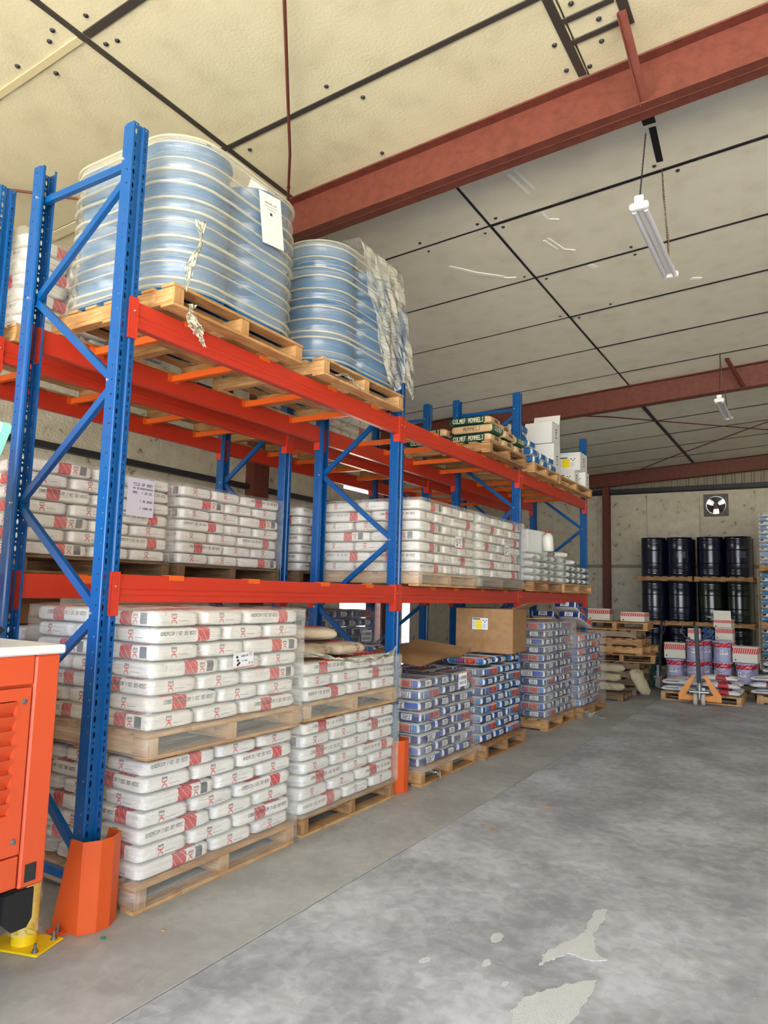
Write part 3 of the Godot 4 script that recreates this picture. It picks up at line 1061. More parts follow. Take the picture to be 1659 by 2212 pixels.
func racks() -> void:
	var where := ["first from the yellow bollard", "second from the yellow bollard", "third from the yellow bollard", "last before the empty pallets"]
	for i in 4:
		frame(0, -BAY * i, i == 1, "blue punched rack frame of the front rack, " + where[i])
		frame(REAR, -BAY * i, i == 1, "blue punched rack frame of the rear rack, " + where[i])
	var bays := ["first bay", "middle bay", "last bay"]
	for i in 3:
		for lv in 2:
			var y: float = [L1, L2][lv]
			var nm: String = ["lower", "upper"][lv]
			beam(0, i, y, 1, "red %s aisle-side rack beam of the front rack, %s" % [nm, bays[i]])
			beam(-DEEP, i, y, -1, "red %s back rack beam of the front rack, %s" % [nm, bays[i]])
			beam(REAR, i, y, 1, "red %s front rack beam of the rear rack, %s" % [nm, bays[i]])
			beam(REAR - DEEP, i, y, -1, "red %s wall-side rack beam of the rear rack, %s" % [nm, bays[i]])
			var zs: Array = [0.42, 1.04, 1.78, 2.36] if i == 0 else [0.62, 1.10, 1.72, 2.36]
			for q in 4:
				var zz: float = zs[q]
				var no: String = ["first", "second", "third", "fourth"][q]
				support_bar(0, -BAY * i - zz, y, "%s orange support bar of the %s level, front rack, %s" % [no, nm, bays[i]], "support bars, front rack %s %s" % [nm, bays[i]])
				support_bar(REAR, -BAY * i - zz - 0.06, y, "%s orange support bar of the %s level, rear rack, %s" % [no, nm, bays[i]], "support bars, rear rack %s %s" % [nm, bays[i]])
	# stub of the rear rack's bay before the first frame
	for lv in 2:
		var y: float = [L1, L2][lv]
		beam(REAR, -1, y, 1, "red %s front rack beam of the rear rack beside the mint panel" % ["lower", "upper"][lv])
		beam(REAR - DEEP, -1, y, -1, "red %s wall-side rack beam of the rear rack beside the mint panel" % ["lower", "upper"][lv])
	frame(REAR, BAY, true, "blue punched rack frame of the rear rack behind the orange machine")
	post_guard(0.0, 0.0, "orange sheet-steel post guard at the first rack post beside the yellow bollard")
	post_guard(0.0, -BAY, "orange sheet-steel post guard at the second rack post between two bag stacks")

# ---------------------------------------------------------------- the building
func ceil_y(x: float) -> float:
	return CEIL + SLOPE * x

func slope_basis() -> Basis:
	return Basis(Vector3.BACK, atan(SLOPE))

func wall_piece(o: Node3D, called: String, m: Material, lo: Vector3, hi: Vector3, ch := 0.003) -> MeshInstance3D:
	return part(called, box_mesh((hi - lo).abs(), ch), m, o, (lo + hi) * 0.5)

func building() -> void:
	# floor: a newer strip along the racks and the worn slab of the aisle, with a sawn joint between
	var fl := struct_node("floor", "grey trowelled concrete floor with a sawn joint along the racks", "floor")
	wall_piece(fl, "slab", M.floor_new, Vector3(-4.36, -0.15, -17.0), Vector3(0.733, 0, 6.6), 0.003)
	wall_piece(fl, "slab", M.floor_old, Vector3(0.739, -0.15, -17.0), Vector3(11.2, 0, 6.6), 0.003)
	wall_piece(fl, "joint_filler", M.dark_steel, Vector3(0.72, -0.15, -17.0), Vector3(0.75, -0.008, 6.6), 0.0)
	var ap := struct_node("floor_outside", "pale sunlit yard outside the open doors", "ground")
	wall_piece(ap, "yard", M.outside, Vector3(-45, -0.4, 6.62), Vector3(50, -0.03, 60), 0.0)
	wall_piece(ap, "yard", M.outside, Vector3(-45, -0.4, -30), Vector3(-4.38, -0.03, 6.6), 0.0)
	wall_piece(ap, "neighbour_wall", mat(rgb(120, 116, 110), 0.9), Vector3(-3, -0.03, -19.6), Vector3(6, 6.5, -20.0), 0.0)
	# ceiling panels
	var ce := struct_node("ceiling", "cream insulated ceiling panels with dark taped joints", "ceiling")
	var sb := slope_basis()
	var rows_near := [6.5, 4.85, 3.61, 2.37, 1.13, -0.11, -1.35, -2.2]
	var rows_mid := [-2.2, -3.49, -4.72, -5.95, -7.19, -8.43, -9.2]
	var rows_far := [-9.2, -10.45, -11.68, -12.92, -14.15, -15.4, -16.8]
	var put := func(rows: Array, xs: Array, m: Material, uneven: float) -> void:
		for i in rows.size() - 1:
			for j in xs.size() - 1:
				var z0: float = rows[i]
				var z1: float = rows[i + 1]
				var x0: float = xs[j]
				var x1: float = xs[j + 1]
				var xm := (x0 + x1) * 0.5
				var tilt := Basis(Vector3.RIGHT, rnd(-uneven, uneven)) * sb
				part("ceiling_panel", box_mesh(Vector3((x1 - x0) / cos(atan(SLOPE)) - 0.012, 0.06, z0 - z1 - 0.010), 0.004), m, ce, Vector3(xm, ceil_y(xm) + 0.03 + rnd(-0.003, 0.003), (z0 + z1) * 0.5), tilt)
	put.call(rows_near, [-4.34, -3.29, -0.75, 1.77, 4.3, 6.84, 9.38, 11.1], M.panel, 0.001)
	put.call(rows_mid, [-4.34, -2.05, 0.49, 3.03, 5.57, 8.11, 11.1], M.panel_grey, 0.003)
	put.call(rows_far, [-4.34, -2.12, 0.42, 2.96, 5.5, 8.04, 11.1], M.panel_grey, 0.003)
	# taped and capped joints
	var strip := func(x0: float, z0: float, x1: float, z1: float, w: float, m: Material) -> void:
		var a := Vector3(x0, ceil_y(x0) - 0.004, z0)
		var c := Vector3(x1, ceil_y(x1) - 0.004, z1)
		var d := c - a
		var zz := d.normalized()
		var xx := Vector3.UP.cross(zz).normalized()
		var b := MB.new()
		b.box(Vector3.ZERO, Vector3(w, 0.008, d.length()), 0.002)
		part("joint_strip", b.done(), m, ce, (a + c) * 0.5, Basis(xx, zz.cross(xx), zz))
	strip.call(-0.75, 6.4, -0.75, -2.12, 0.045, M.tape)
	for z: float in [-0.11, 1.13, 2.37]:
		strip.call(-0.72, z, 10.5, z, 0.055, M.tape)
	strip.call(-0.80, -1.35, 10.5, -1.35, 0.045, M.tape)
	strip.call(-2.6, -0.11, -0.78, -0.11, 0.05, mat(rgb(208, 196, 156), 0.6))
	strip.call(-3.29, 0.4, -3.29, -2.1, 0.012, mat(rgb(150, 136, 104), 0.7))
	strip.call(-4.1, -1.45, -0.9, -1.45, 0.012, mat(rgb(150, 136, 104), 0.7))
	for z: float in [-3.49, -4.72, -5.95, -7.19, -8.43]:
		strip.call(0.49, z, 10.5, z, 0.026 if z < -4 else 0.034, M.black)
		strip.call(-4.1, z, 0.49, z, 0.016, M.black)
	for z: float in [-10.45, -11.68, -12.92, -14.15, -15.4]:
		strip.call(-4.1, z, 10.5, z, 0.03, M.black)
	strip.call(0.49, -2.3, 0.49, -9.1, 0.022, M.black)
	strip.call(0.42, -9.3, 0.42, -16.5, 0.07, M.black)
	strip.call(1.73, -1.38, 1.74, -2.1, 0.055, M.tape)
	strip.call(1.76, -1.60, 2.06, -1.60, 0.045, M.tape)
	strip.call(1.76, -1.79, 2.06, -1.79, 0.045, M.tape)
	strip.call(2.10, -1.45, 2.10, -1.84, 0.06, M.tape)
	strip.call(2.03, -2.46, 2.02, -2.85, 0.09, M.black)
	strip.call(2.03, -2.9, 2.0, -3.36, 0.05, M.black)
	strip.call(2.05, -2.5, 2.16, -2.5, 0.10, M.black)
	# pale scrapes and chalk strokes on the panels
	var chalk := mat(rgb(250, 248, 240), 0.8)
	for c: Array in [[0.92, -2.84, 0.97, -3.20, 0.03], [0.98, -2.80, 1.03, -3.16, 0.02], [0.97, -3.55, 0.98, -3.68, 0.025], [0.98, -3.68, 1.06, -3.74, 0.02], [0.82, -4.02, 0.88, -4.26, 0.025], [0.87, -4.0, 0.93, -4.28, 0.018], [0.93, -4.29, 1.02, -4.38, 0.018], [-0.17, -3.97, 0.02, -4.28, 0.04], [0.02, -4.28, 0.22, -4.52, 0.05], [0.20, -4.53, 0.32, -4.60, 0.03], [1.06, -4.76, 1.09, -4.86, 0.05], [1.90, -5.70, 1.99, -5.76, 0.05]]:
		strip.call(c[0], c[1], c[2], c[3], c[4], chalk)
	# fixing screws with washers beside the joints
	for p: Array in [[-0.86, 0.02], [-0.60, -0.02], [-0.68, -0.22], [-0.60, -0.24], [-0.95, -0.02], [-1.15, -0.2], [-1.3, -0.03], [-0.85, -1.26], [-0.62, -1.46], [-0.68, -2.0], [-0.82, -2.02], [0.25, -1.25], [0.40, -1.47], [0.2, -2.05],
		[1.66, -1.75], [1.66, -2.0], [1.80, -2.05], [1.84, -1.5], [1.95, -1.7], [1.92, -1.88], [0.40, -3.4], [0.58, -3.4], [0.40, -3.58], [0.58, -3.58], [0.40, -4.63], [0.58, -4.81], [1.95, -3.4], [2.1, -3.57], [1.5, -4.63], [1.5, -4.81], [0.40, -5.86], [0.58, -6.04], [-0.2, -3.4], [-0.2, -3.58], [1.0, -5.86]]:
		var b := MB.new()
		b.lathe([Vector2(0, -0.012), Vector2(0.010, -0.010), Vector2(0.016, -0.004), Vector2(0.017, 0.004)], 10)
		part("screw", b.done(), M.dark_steel, ce, Vector3(p[0], ceil_y(p[0]), p[1]))
	part("roof_deck", box_mesh(Vector3(16.2, 0.1, 24.2), 0.0), M.void, ce, Vector3(3.4, ceil_y(3.4) + 0.16, -5.2), sb)
	# steel frames: rafters under the ceiling, a column in the far corner
	var n := 1
	for z: float in [-2.2, -9.2, -16.5, 4.9]:
		var o := struct_node("trim_%d" % n, "red oxide steel roof beam crossing under the ceiling, " + ["first from the aisle's near end", "second from the aisle's near end", "over the far wall", "over the open doors"][n - 1], "roof beam")
		n += 1
		var L := 15.2 / cos(atan(SLOPE))
		part("web", box_mesh(Vector3(L, 0.36, 0.012), 0.0), M.oxide, o, Vector3(3.4, ceil_y(3.4) - 0.175, z), sb)
		part("flange", box_mesh(Vector3(L, 0.014, 0.17), 0.003), M.oxide, o, Vector3(3.4, ceil_y(3.4) - 0.345, z), sb)
		part("flange", box_mesh(Vector3(L, 0.012, 0.17), 0.003), M.oxide, o, Vector3(3.4, ceil_y(3.4) - 0.010, z), sb)
		if z > -16 and z < 4:
			var a := Vector3(2.06, ceil_y(2.06) - 0.01, z + 0.50) if z > -5 else Vector3(1.93, ceil_y(1.93) - 0.01, z + 0.55)
			var c := Vector3(2.10, ceil_y(2.1) - 0.325, z + 0.05)
			var d := (c - a).normalized()
			var b := MB.new()
			b.prism(PackedVector2Array([Vector2(0, 0), Vector2(0.05, 0), Vector2(0.05, 0.005), Vector2(0.005, 0.005), Vector2(0.005, 0.05), Vector2(0, 0.05)]), 0, a.distance_to(c), Transform3D(Basis(Vector3.RIGHT, d.cross(Vector3.RIGHT).normalized(), d), a))
			part("fly_brace", b.done(), M.oxide, o)
	var col := struct_node("trim_5", "dark red steel column against the far wall beside the racks", "column")
	wall_piece(col, "web", M.oxide, Vector3(-1.83, 0, -16.62), Vector3(-1.67, 4.5, -16.61))
	wall_piece(col, "flange", M.oxide, Vector3(-1.83, 0, -16.53), Vector3(-1.67, 4.5, -16.515))
	wall_piece(col, "flange", M.oxide, Vector3(-1.83, 0, -16.75), Vector3(-1.67, 4.5, -16.735))
	wall_piece(col, "web", M.oxide, Vector3(-1.756, 0, -16.74), Vector3(-1.744, 4.5, -16.52), 0.0)
	# far wall: flat panels below, ribbed sheet above a steel rail, an extract fan in the opening
	var bw := struct_node("wall_back", "stained cream panel wall behind the drums with ribbed sheet above", "wall")
	var xs := [-4.36, -3.27, -2.03, -0.77, 0.49, 1.73, 2.97, 4.21, 5.45, 6.69, 7.93, 9.17, 11.0]
	for i in xs.size() - 1:
		var x0: float = xs[i] + 0.004
		var x1: float = xs[i + 1] - 0.004
		wall_piece(bw, "wall_panel", M.wall, Vector3(x0, 0, BACKZ), Vector3(x1, 2.44, BACKZ - 0.12))
		if is_equal_approx(xs[i], 0.49):
			wall_piece(bw, "wall_panel", M.wall, Vector3(x0, 2.45, BACKZ), Vector3(x1, 3.66, BACKZ - 0.12))
			wall_piece(bw, "wall_panel", M.wall, Vector3(x0, 3.66, BACKZ), Vector3(0.61, 4.34, BACKZ - 0.12), 0.0)
			wall_piece(bw, "wall_panel", M.wall, Vector3(1.13, 3.66, BACKZ), Vector3(x1, 4.34, BACKZ - 0.12), 0.0)
			wall_piece(bw, "wall_panel", M.wall, Vector3(0.61, 4.18, BACKZ), Vector3(1.13, 4.34, BACKZ - 0.12), 0.0)
		else:
			wall_piece(bw, "wall_panel", M.wall, Vector3(x0, 2.45, BACKZ), Vector3(x1, 4.34, BACKZ - 0.12))
	wall_piece(bw, "rail", M.dark_steel, Vector3(-4.2, 4.29, BACKZ + 0.10), Vector3(11, 4.32, BACKZ))
	wall_piece(bw, "rail", M.dark_steel, Vector3(-4.2, 4.30, BACKZ + 0.10), Vector3(11, 4.43, BACKZ + 0.085))
	wall_piece(bw, "rail", M.sheet, Vector3(-4.2, 2.37, BACKZ + 0.06), Vector3(11, 2.45, BACKZ + 0.002))
	var rib := MB.new()
	var px := -4.36
	while px < 11.0:
		for q: Array in [[0.0, 0.0, 0.13, 0.0], [0.13, 0.0, 0.15, 0.03], [0.15, 0.03, 0.19, 0.03], [0.19, 0.03, 0.21, 0.0]]:
			var a := Vector3(px + q[0], 4.3, BACKZ - 0.05 + q[1])
			var c := Vector3(px + q[2], 4.3, BACKZ - 0.05 + q[3])
			var up := Vector3(0, 1.4, 0)
			rib.quad(a, c, c + up, a + up, Vector3(-(c.z - a.z), 0, c.x - a.x).normalized())
		px += 0.21
	part("ribbed_sheet", rib.done(), M.sheet, bw)
	wall_piece(bw, "outer_sheet", M.sheet, Vector3(-4.36, 4.3, BACKZ - 0.12), Vector3(11, 5.7, BACKZ - 0.16), 0.0)
	# side wall behind the racks, with a doorway and a slot of daylight
	var lw := struct_node("wall_left", "grey-cream panel wall behind the racks with dark rails", "wall")
	var zs := [6.6, 4.85, 3.6, 2.35, 1.1, -0.15, -1.4, -2.6, -3.85, -5.1, -6.35, -7.6, -8.0, -9.0, -10.2, -10.5, -11.4, -12.65, -13.9, -15.15, -16.94]
	for i in zs.size() - 1:
		var z0: float = zs[i] - 0.004
		var z1: float = zs[i + 1] + 0.004
		var open := is_equal_approx(zs[i], -8.0) or is_equal_approx(zs[i], -10.2)
		if not open:
			wall_piece(lw, "wall_panel", M.wall, Vector3(WALLX, 0, z0), Vector3(WALLX - 0.12, 3.05, z1))
		else:
			wall_piece(lw, "wall_panel", M.wall, Vector3(WALLX, 2.05, z0), Vector3(WALLX - 0.12, 3.05, z1))
		if is_equal_approx(zs[i], -8.0):
			wall_piece(lw, "wall_panel", M.wall, Vector3(WALLX, 3.05, z0), Vector3(WALLX - 0.12, 3.39, z1))
			wall_piece(lw, "wall_panel", M.wall, Vector3(WALLX, 3.45, z0), Vector3(WALLX - 0.12, 5.2, z1))
		else:
			wall_piece(lw, "wall_panel", M.wall, Vector3(WALLX, 3.06, z0), Vector3(WALLX - 0.12, 5.2, z1))
	wall_piece(lw, "rail", M.dark_steel, Vector3(WALLX, 3.02, 6.5), Vector3(WALLX + 0.10, 3.09, -7.9))
	wall_piece(lw, "rail", M.dark_steel, Vector3(WALLX, 3.02, -9.1), Vector3(WALLX + 0.10, 3.09, -16.5))
	wall_piece(lw, "rail", M.dark_steel, Vector3(WALLX, 4.25, 6.5), Vector3(WALLX + 0.08, 4.33, -16.5))
	wall_piece(lw, "column", M.oxide, Vector3(WALLX, 0, -5.46), Vector3(WALLX + 0.16, 4.5, -5.80))
	wall_piece(lw, "column", M.oxide, Vector3(WALLX, 0, -9.1), Vector3(WALLX + 0.16, 4.4, -9.3))
	# near end with the wide open doors behind the camera, and the far side of the hall
	var nw := struct_node("wall_front", "wall with the wide open doorway that lets daylight in", "wall")
	wall_piece(nw, "wall_panel", M.wall, Vector3(-4.36, 0, 6.5), Vector3(-1.6, 5.4, 6.65))
	wall_piece(nw, "wall_panel", M.wall, Vector3(10.4, 0, 6.5), Vector3(11.2, 5.9, 6.65))
	wall_piece(nw, "lintel", M.wall, Vector3(-1.6, 4.75, 6.5), Vector3(10.4, 5.9, 6.65))
	var rw := struct_node("wall_right", "cream panel wall on the far side of the hall", "wall")
	wall_piece(rw, "wall_panel", M.wall, Vector3(11.0, 0, 6.6), Vector3(11.15, 5.9, -16.95), 0.0)
	# thin bracing rods under the roof
	for p: Array in [[[Vector3(-0.78, 4.80, -2.12), Vector3(-0.34, 4.845, -1.60), Vector3(0.48, 4.90, -0.53), Vector3(2.3, 5.0, 1.8), Vector3(4.4, 5.08, 4.6)], "dark red bracing rod slanting under the near ceiling to the first roof beam"],
		[[Vector3(-1.30, 4.76, -2.08), Vector3(-2.14, 4.751, -1.148), Vector3(-2.49, 4.73, -0.76), Vector3(-4.0, 4.64, 0.9)], "dark red bracing rod above the rear rack behind the blue drums"],
		[[Vector3(-1.4, 4.72, -9.25), Vector3(-0.18, 4.80, -10.37), Vector3(2.2, 4.93, -13.2), Vector3(4.9, 5.06, -16.4)], "thin dark red bracing rod crossing the far ceiling, running to the right"],
		[[Vector3(-1.2, 4.74, -16.4), Vector3(0.1, 4.84, -14.95), Vector3(2.25, 4.96, -12.65), Vector3(5.2, 5.1, -9.3)], "thin dark red bracing rod crossing the far ceiling from the corner column"]]:
		var b := MB.new()
		b.tube(PackedVector3Array(p[0]), 0.011, 8)
		single("bracing_rod", b.done(), M.oxide, p[1], "rod")

func lamp(x: float, y: float, z0: float, z1: float, label: String, chains: Array) -> void:
	var o := thing("fluorescent_lamp", label, "lamp", Vector3(x, y, 0))
	var b := MB.new()
	b.box(Vector3(0, 0.018, (z0 + z1) * 0.5), Vector3(0.05, 0.04, absf(z1 - z0)), 0.006)
	part("housing", b.done(), M.lamp_white, o)
	for s: float in [-1.0, 1.0]:
		var t := MB.new()
		t.tube(PackedVector3Array([Vector3(s * 0.038, -0.016, z0 - 0.03), Vector3(s * 0.038, -0.016, z1 + 0.03)]), 0.017, 12)
		part("tube", t.done(), M.grey_tube, o)
	for z: float in [z0, z1]:
		var e := MB.new()
		e.box(Vector3(0, 0.0, z), Vector3(0.125, 0.05, 0.05), 0.012)
		e.box(Vector3(0, 0.05, z), Vector3(0.06, 0.05, 0.03), 0.006)
		part("end_cap", e.done(), M.lamp_white, o)
	for c: Array in chains:
		var a: Vector3 = c[0] - Vector3(x, y, 0)
		var d: Vector3 = c[1] - Vector3(x, y, 0)
		var link := MB.new()
		var n := int(a.distance_to(d) / 0.022)
		for k in n:
			var p := a.lerp(d, float(k) / n)
			var q := a.lerp(d, (k + 1.35) / n)
			var off := Vector3(0.004, 0, 0) if k % 2 == 0 else Vector3(0, 0, 0.004)
			link.tube(PackedVector3Array([p + off, q + off]), 0.0018, 4)
			link.tube(PackedVector3Array([p - off, q - off]), 0.0018, 4)
		part("chain", link.done(), M.dark_steel, o)
	var w := MB.new()
	var c1: Vector3 = chains[1][0] - Vector3(x, y, 0)
	var c2: Vector3 = chains[1][1] - Vector3(x, y, 0)
	w.tube(PackedVector3Array([c1, c1.lerp(c2, 0.3) + Vector3(0.012, 0, 0.01), c1.lerp(c2, 0.7) + Vector3(-0.008, 0, 0), c2]), 0.004, 6)
	part("cable", w.done(), M.wire, o)

func fan() -> void:
	var o := thing("extract_fan", "square grey extract fan with dark blades set in the cream far wall", "fan", Vector3(0.87, 3.92, BACKZ + 0.02))
	var b := MB.new()
	for s: float in [-1.0, 1.0]:
		b.box(Vector3(s * 0.25, 0, 0), Vector3(0.05, 0.55, 0.06), 0.004)
		b.box(Vector3(0, s * 0.25, 0), Vector3(0.45, 0.05, 0.06), 0.004)
	part("frame", b.done(), mat(rgb(110, 104, 96), 0.6), o)
	var r := MB.new()
	r.x = Transform3D(Basis(Vector3.RIGHT, PI / 2), Vector3.ZERO)
	r.lathe([Vector2(0.225, -0.03), Vector2(0.235, -0.03), Vector2(0.235, 0.05), Vector2(0.225, 0.05), Vector2(0.225, -0.03)], 32)
	part("shroud", r.done(), mat(rgb(120, 116, 110), 0.5), o)
	var pl := MB.new()
	var hole := []
	for k in 4:      # corner fillets between the frame and the round shroud
		var sx := [1.0, 1.0, -1.0, -1.0][k] as float
		var sy := [1.0, -1.0, -1.0, 1.0][k] as float
		for i in 6:
			var a0 := PI / 2 * i / 6
			var a1 := PI / 2 * (i + 1) / 6
			pl.tri(Vector3(sx * 0.235, sy * 0.235, 0.01), Vector3(sx * cos(a0) * 0.235, sy * sin(a0) * 0.235, 0.01), Vector3(sx * cos(a1) * 0.235, sy * sin(a1) * 0.235, 0.01), Vector3(0, 0, 1), Vector3(0, 0, 1), Vector3(0, 0, 1))
	part("plate", pl.done(), mat(rgb(120, 116, 110), 0.5), o)
	for k in 3:
		var bl := MB.new()
		var a := TAU * k / 3 + PI / 2
		bl.x = Transform3D(Basis(Vector3.BACK, a), Vector3.ZERO)
		bl.patch(func(u: float, v: float) -> Vector3:
			var rr := 0.05 + 0.165 * u
			var w := (v - 0.5) * (0.9 + 0.6 * u)
			return Vector3(cos(w) * rr, sin(w) * rr, (v - 0.5) * 0.05), 6, 6)
		part("blade", bl.done(), mat(rgb(60, 57, 54), 0.5), o)
	var h := MB.new()
	h.x = Transform3D(Basis(Vector3.RIGHT, PI / 2), Vector3.ZERO)
	h.lathe([Vector2(0, -0.04), Vector2(0.065, -0.04), Vector2(0.065, 0.04), Vector2(0.05, 0.065), Vector2(0, 0.07)], 20)
	part("motor", h.done(), mat(rgb(88, 84, 80), 0.5), o)
	for k in 4:
		var g := MB.new()
		var a := PI / 4 + PI / 2 * k
		g.tube(PackedVector3Array([Vector3(cos(a) * 0.06, sin(a) * 0.06, 0.05), Vector3(cos(a) * 0.31, sin(a) * 0.31, 0.04)]), 0.006, 6)
		part("guard_rod", g.done(), M.dark_steel, o)
	part("plate_label", box_mesh(Vector3(0.09, 0.035, 0.004), 0.0), mat(rgb(180, 60, 50), 0.5), o, Vector3(0, -0.085, 0.06))

# ---------------------------------------------------------------- objects
func drum_meshes(r: float, h: float, beads: Array, key: String) -> Array:
	if cache.has(key):
		return cache[key]
	var pf := [Vector2(0, 0.012), Vector2(r - 0.012, 0.012), Vector2(r - 0.010, 0.0), Vector2(r + 0.003, 0.0), Vector2(r + 0.003, 0.012), Vector2(r - 0.004, 0.018)]
	for b: Array in beads:
		var y: float = b[0] * h
		var w: float = b[1]
		var d: float = b[2]
		pf.append_array([Vector2(r - 0.004, y - w), Vector2(r - 0.004 + d * 0.7, y - w * 0.5), Vector2(r - 0.004 + d, y), Vector2(r - 0.004 + d * 0.7, y + w * 0.5), Vector2(r - 0.004, y + w)])
	pf.append_array([Vector2(r - 0.004, h - 0.018), Vector2(r + 0.003, h - 0.012), Vector2(r + 0.003, h), Vector2(r - 0.010, h)])
	var body := MB.new()
	body.lathe(pf, 40)
	var lid := MB.new()
	lid.lathe([Vector2(r - 0.010, h), Vector2(r - 0.012, h - 0.014), Vector2(0, h - 0.014)], 40)
	var bung := MB.new()
	bung.lathe([Vector2(0.034, 0), Vector2(0.034, 0.008), Vector2(0.024, 0.011), Vector2(0, 0.011)], 14)
	cache[key] = [body.done(), lid.done(), bung.done()]
	return cache[key]

func drum(at: Vector3, r: float, h: float, beads: Array, key: String, m: Material, label: String, group: String, turn := 0.0, text := false) -> void:
	var ms := drum_meshes(r, h, beads, key)
	var o := thing("steel_drum", label, "drum", at, group, yaw(turn))
	part("body", ms[0], m, o)
	part("lid", ms[1], m, o)
	part("bung", ms[2], m, o, Vector3(r * 0.62, h - 0.014, 0))
	part("bung", ms[2], m, o, Vector3(-r * 0.62, h - 0.014, 0), Basis().scaled(Vector3(0.6, 1, 0.6)))
	if text:
		var b := MB.new()
		for k in 4:
			var y := h * 0.60 - k * 0.035
			var w0 := -0.35
			while w0 < 0.35:
				var w1 := w0 + rnd(0.03, 0.09)
				var rr := r - 0.002
				b.quad(Vector3(sin(w0) * rr, y, cos(w0) * rr), Vector3(sin(w1) * rr, y, cos(w1) * rr), Vector3(sin(w1) * rr, y + 0.012, cos(w1) * rr), Vector3(sin(w0) * rr, y + 0.012, cos(w0) * rr), Vector3(sin(w0), 0, cos(w0)))
				w0 = w1 + rnd(0.03, 0.06)
		part("stencil_print", b.done(), M.drum_text, o, Vector3.ZERO, yaw(-turn + 16.0))

func carton(called: String, at: Vector3, s: Vector3, turn: float, m: Material, label: String, group := "", open := false, flaps := []) -> Node3D:
	var o := thing(called, label, "box", at, group, yaw(turn))
	if not open:
		part("body", box_mesh(s, 0.004), m, o, Vector3(0, s.y * 0.5, 0))
		part("seam_tape", box_mesh(Vector3(s.x + 0.002, 0.001, 0.05), 0.0), M.kraft if m == M.kraft else M.paper, o, Vector3(0, s.y + 0.0006, 0))
	else:
		var b := MB.new()
		var t := 0.006
		b.box(Vector3(0, t * 0.5, 0), Vector3(s.x, t, s.z))
		for k: float in [-1.0, 1.0]:
			b.box(Vector3(k * (s.x - t) * 0.5, s.y * 0.5, 0), Vector3(t, s.y, s.z))
			b.box(Vector3(0, s.y * 0.5, k * (s.z - t) * 0.5), Vector3(s.x, s.y, t))
		part("body", b.done(), m, o)
	for f: Array in flaps:     # [side x, side z, length, angle up from flat in degrees]
		var sd := Vector3(f[0], 0, f[1])
		var w: float = s.z if f[0] != 0.0 else s.x
		var edge := Vector3(f[0] * s.x * 0.5, s.y, f[1] * s.z * 0.5)
		var d := (sd * cos(deg_to_rad(f[3])) + Vector3.UP * sin(deg_to_rad(f[3]))).normalized()
		var along := Vector3.UP.cross(sd).normalized()
		part("flap", box_mesh(Vector3(w - 0.01, 0.005, f[2]), 0.001), m, o, edge + d * f[2] * 0.5, Basis(along, d.cross(along), d))
	return o

# a flat printed piece: width along x, height along y, facing +z
func sheet_mesh(w: float, h: float) -> ArrayMesh:
	var k := "sheet%f_%f" % [w, h]
	if not cache.has(k):
		var b := MB.new()
		b.box(Vector3.ZERO, Vector3(w, h, 0.0012))
		b.quad(Vector3(-w / 2, -h / 2, 0.0008), Vector3(w / 2, -h / 2, 0.0008), Vector3(w / 2, h / 2, 0.0008), Vector3(-w / 2, h / 2, 0.0008), Vector3(0, 0, 1))
		cache[k] = b.done()
	return cache[k]

func hazard_label() -> StandardMaterial3D:
	if not cache.has("hazard"):
		cache["hazard"] = label_mat(256, 192, func(im: Image):
			im.fill_rect(Rect2i(10, 10, 120, 18), rgb(30, 30, 30))
			im.fill_rect(Rect2i(60, 40, 100, 140), rgb(250, 224, 20))
			for p: Array in [[180, 40], [206, 66], [228, 40]]:
				for y in 24:
					var w := 12 - absi(12 - y)
					im.fill_rect(Rect2i(p[0] - w, p[1] - 12 + y, 2 * w, 1), rgb(40, 10, 14))
			for k in 6:
				im.fill_rect(Rect2i(170, 100 + k * 13, 70 - (k % 3) * 14, 4), rgb(150, 150, 150))
				im.fill_rect(Rect2i(16, 50 + k * 20, 30, 5), rgb(120, 120, 120)))
	return cache["hazard"]

func arrow_label() -> StandardMaterial3D:
	if not cache.has("arrow"):
		cache["arrow"] = label_mat(96, 160, func(im: Image):
			im.fill_rect(Rect2i(12, 8, 72, 18), rgb(40, 40, 40))
			im.fill_rect(Rect2i(12, 136, 72, 14), rgb(60, 60, 60))
			im.fill_rect(Rect2i(40, 60, 16, 60), rgb(20, 20, 20))
			for y in 30:
				im.fill_rect(Rect2i(48 - y, 36 + y, 2 * y, 1), rgb(20, 20, 20)), rgb(232, 232, 230))
	return cache["arrow"]

func striped(at: Vector3, s: Vector3, turn: float, label: String, open := false, flaps := []) -> void:
	var o := carton("striped_carton", at, s, turn, M.cream_card, label, "", open, flaps)
	if not cache.has("stripes"):
		cache["stripes"] = label_mat(512, 96, func(im: Image):
			for y in 96:
				for k in 12:
					im.fill_rect(Rect2i(k * 46 - y / 3, y, 34, 1), rgb(206, 52, 52)), rgb(226, 218, 202))
	for f: Array in [[0.0, s.x, s.z], [90.0, s.z, s.x]]:
		var bas := yaw(f[0])
		part("red_stripe_band", sheet_mesh(f[1] * 0.99, s.y * 0.36), cache["stripes"], o, bas * Vector3(0, 0, f[2] * 0.5 + 0.0012) + Vector3(0, s.y * 0.74, 0), bas)
		part("emblem", sheet_mesh(0.022, 0.022), M.dark_steel, o, bas * Vector3(-f[1] * 0.38, 0, f[2] * 0.5 + 0.0012) + Vector3(0, s.y * 0.16, 0), bas)

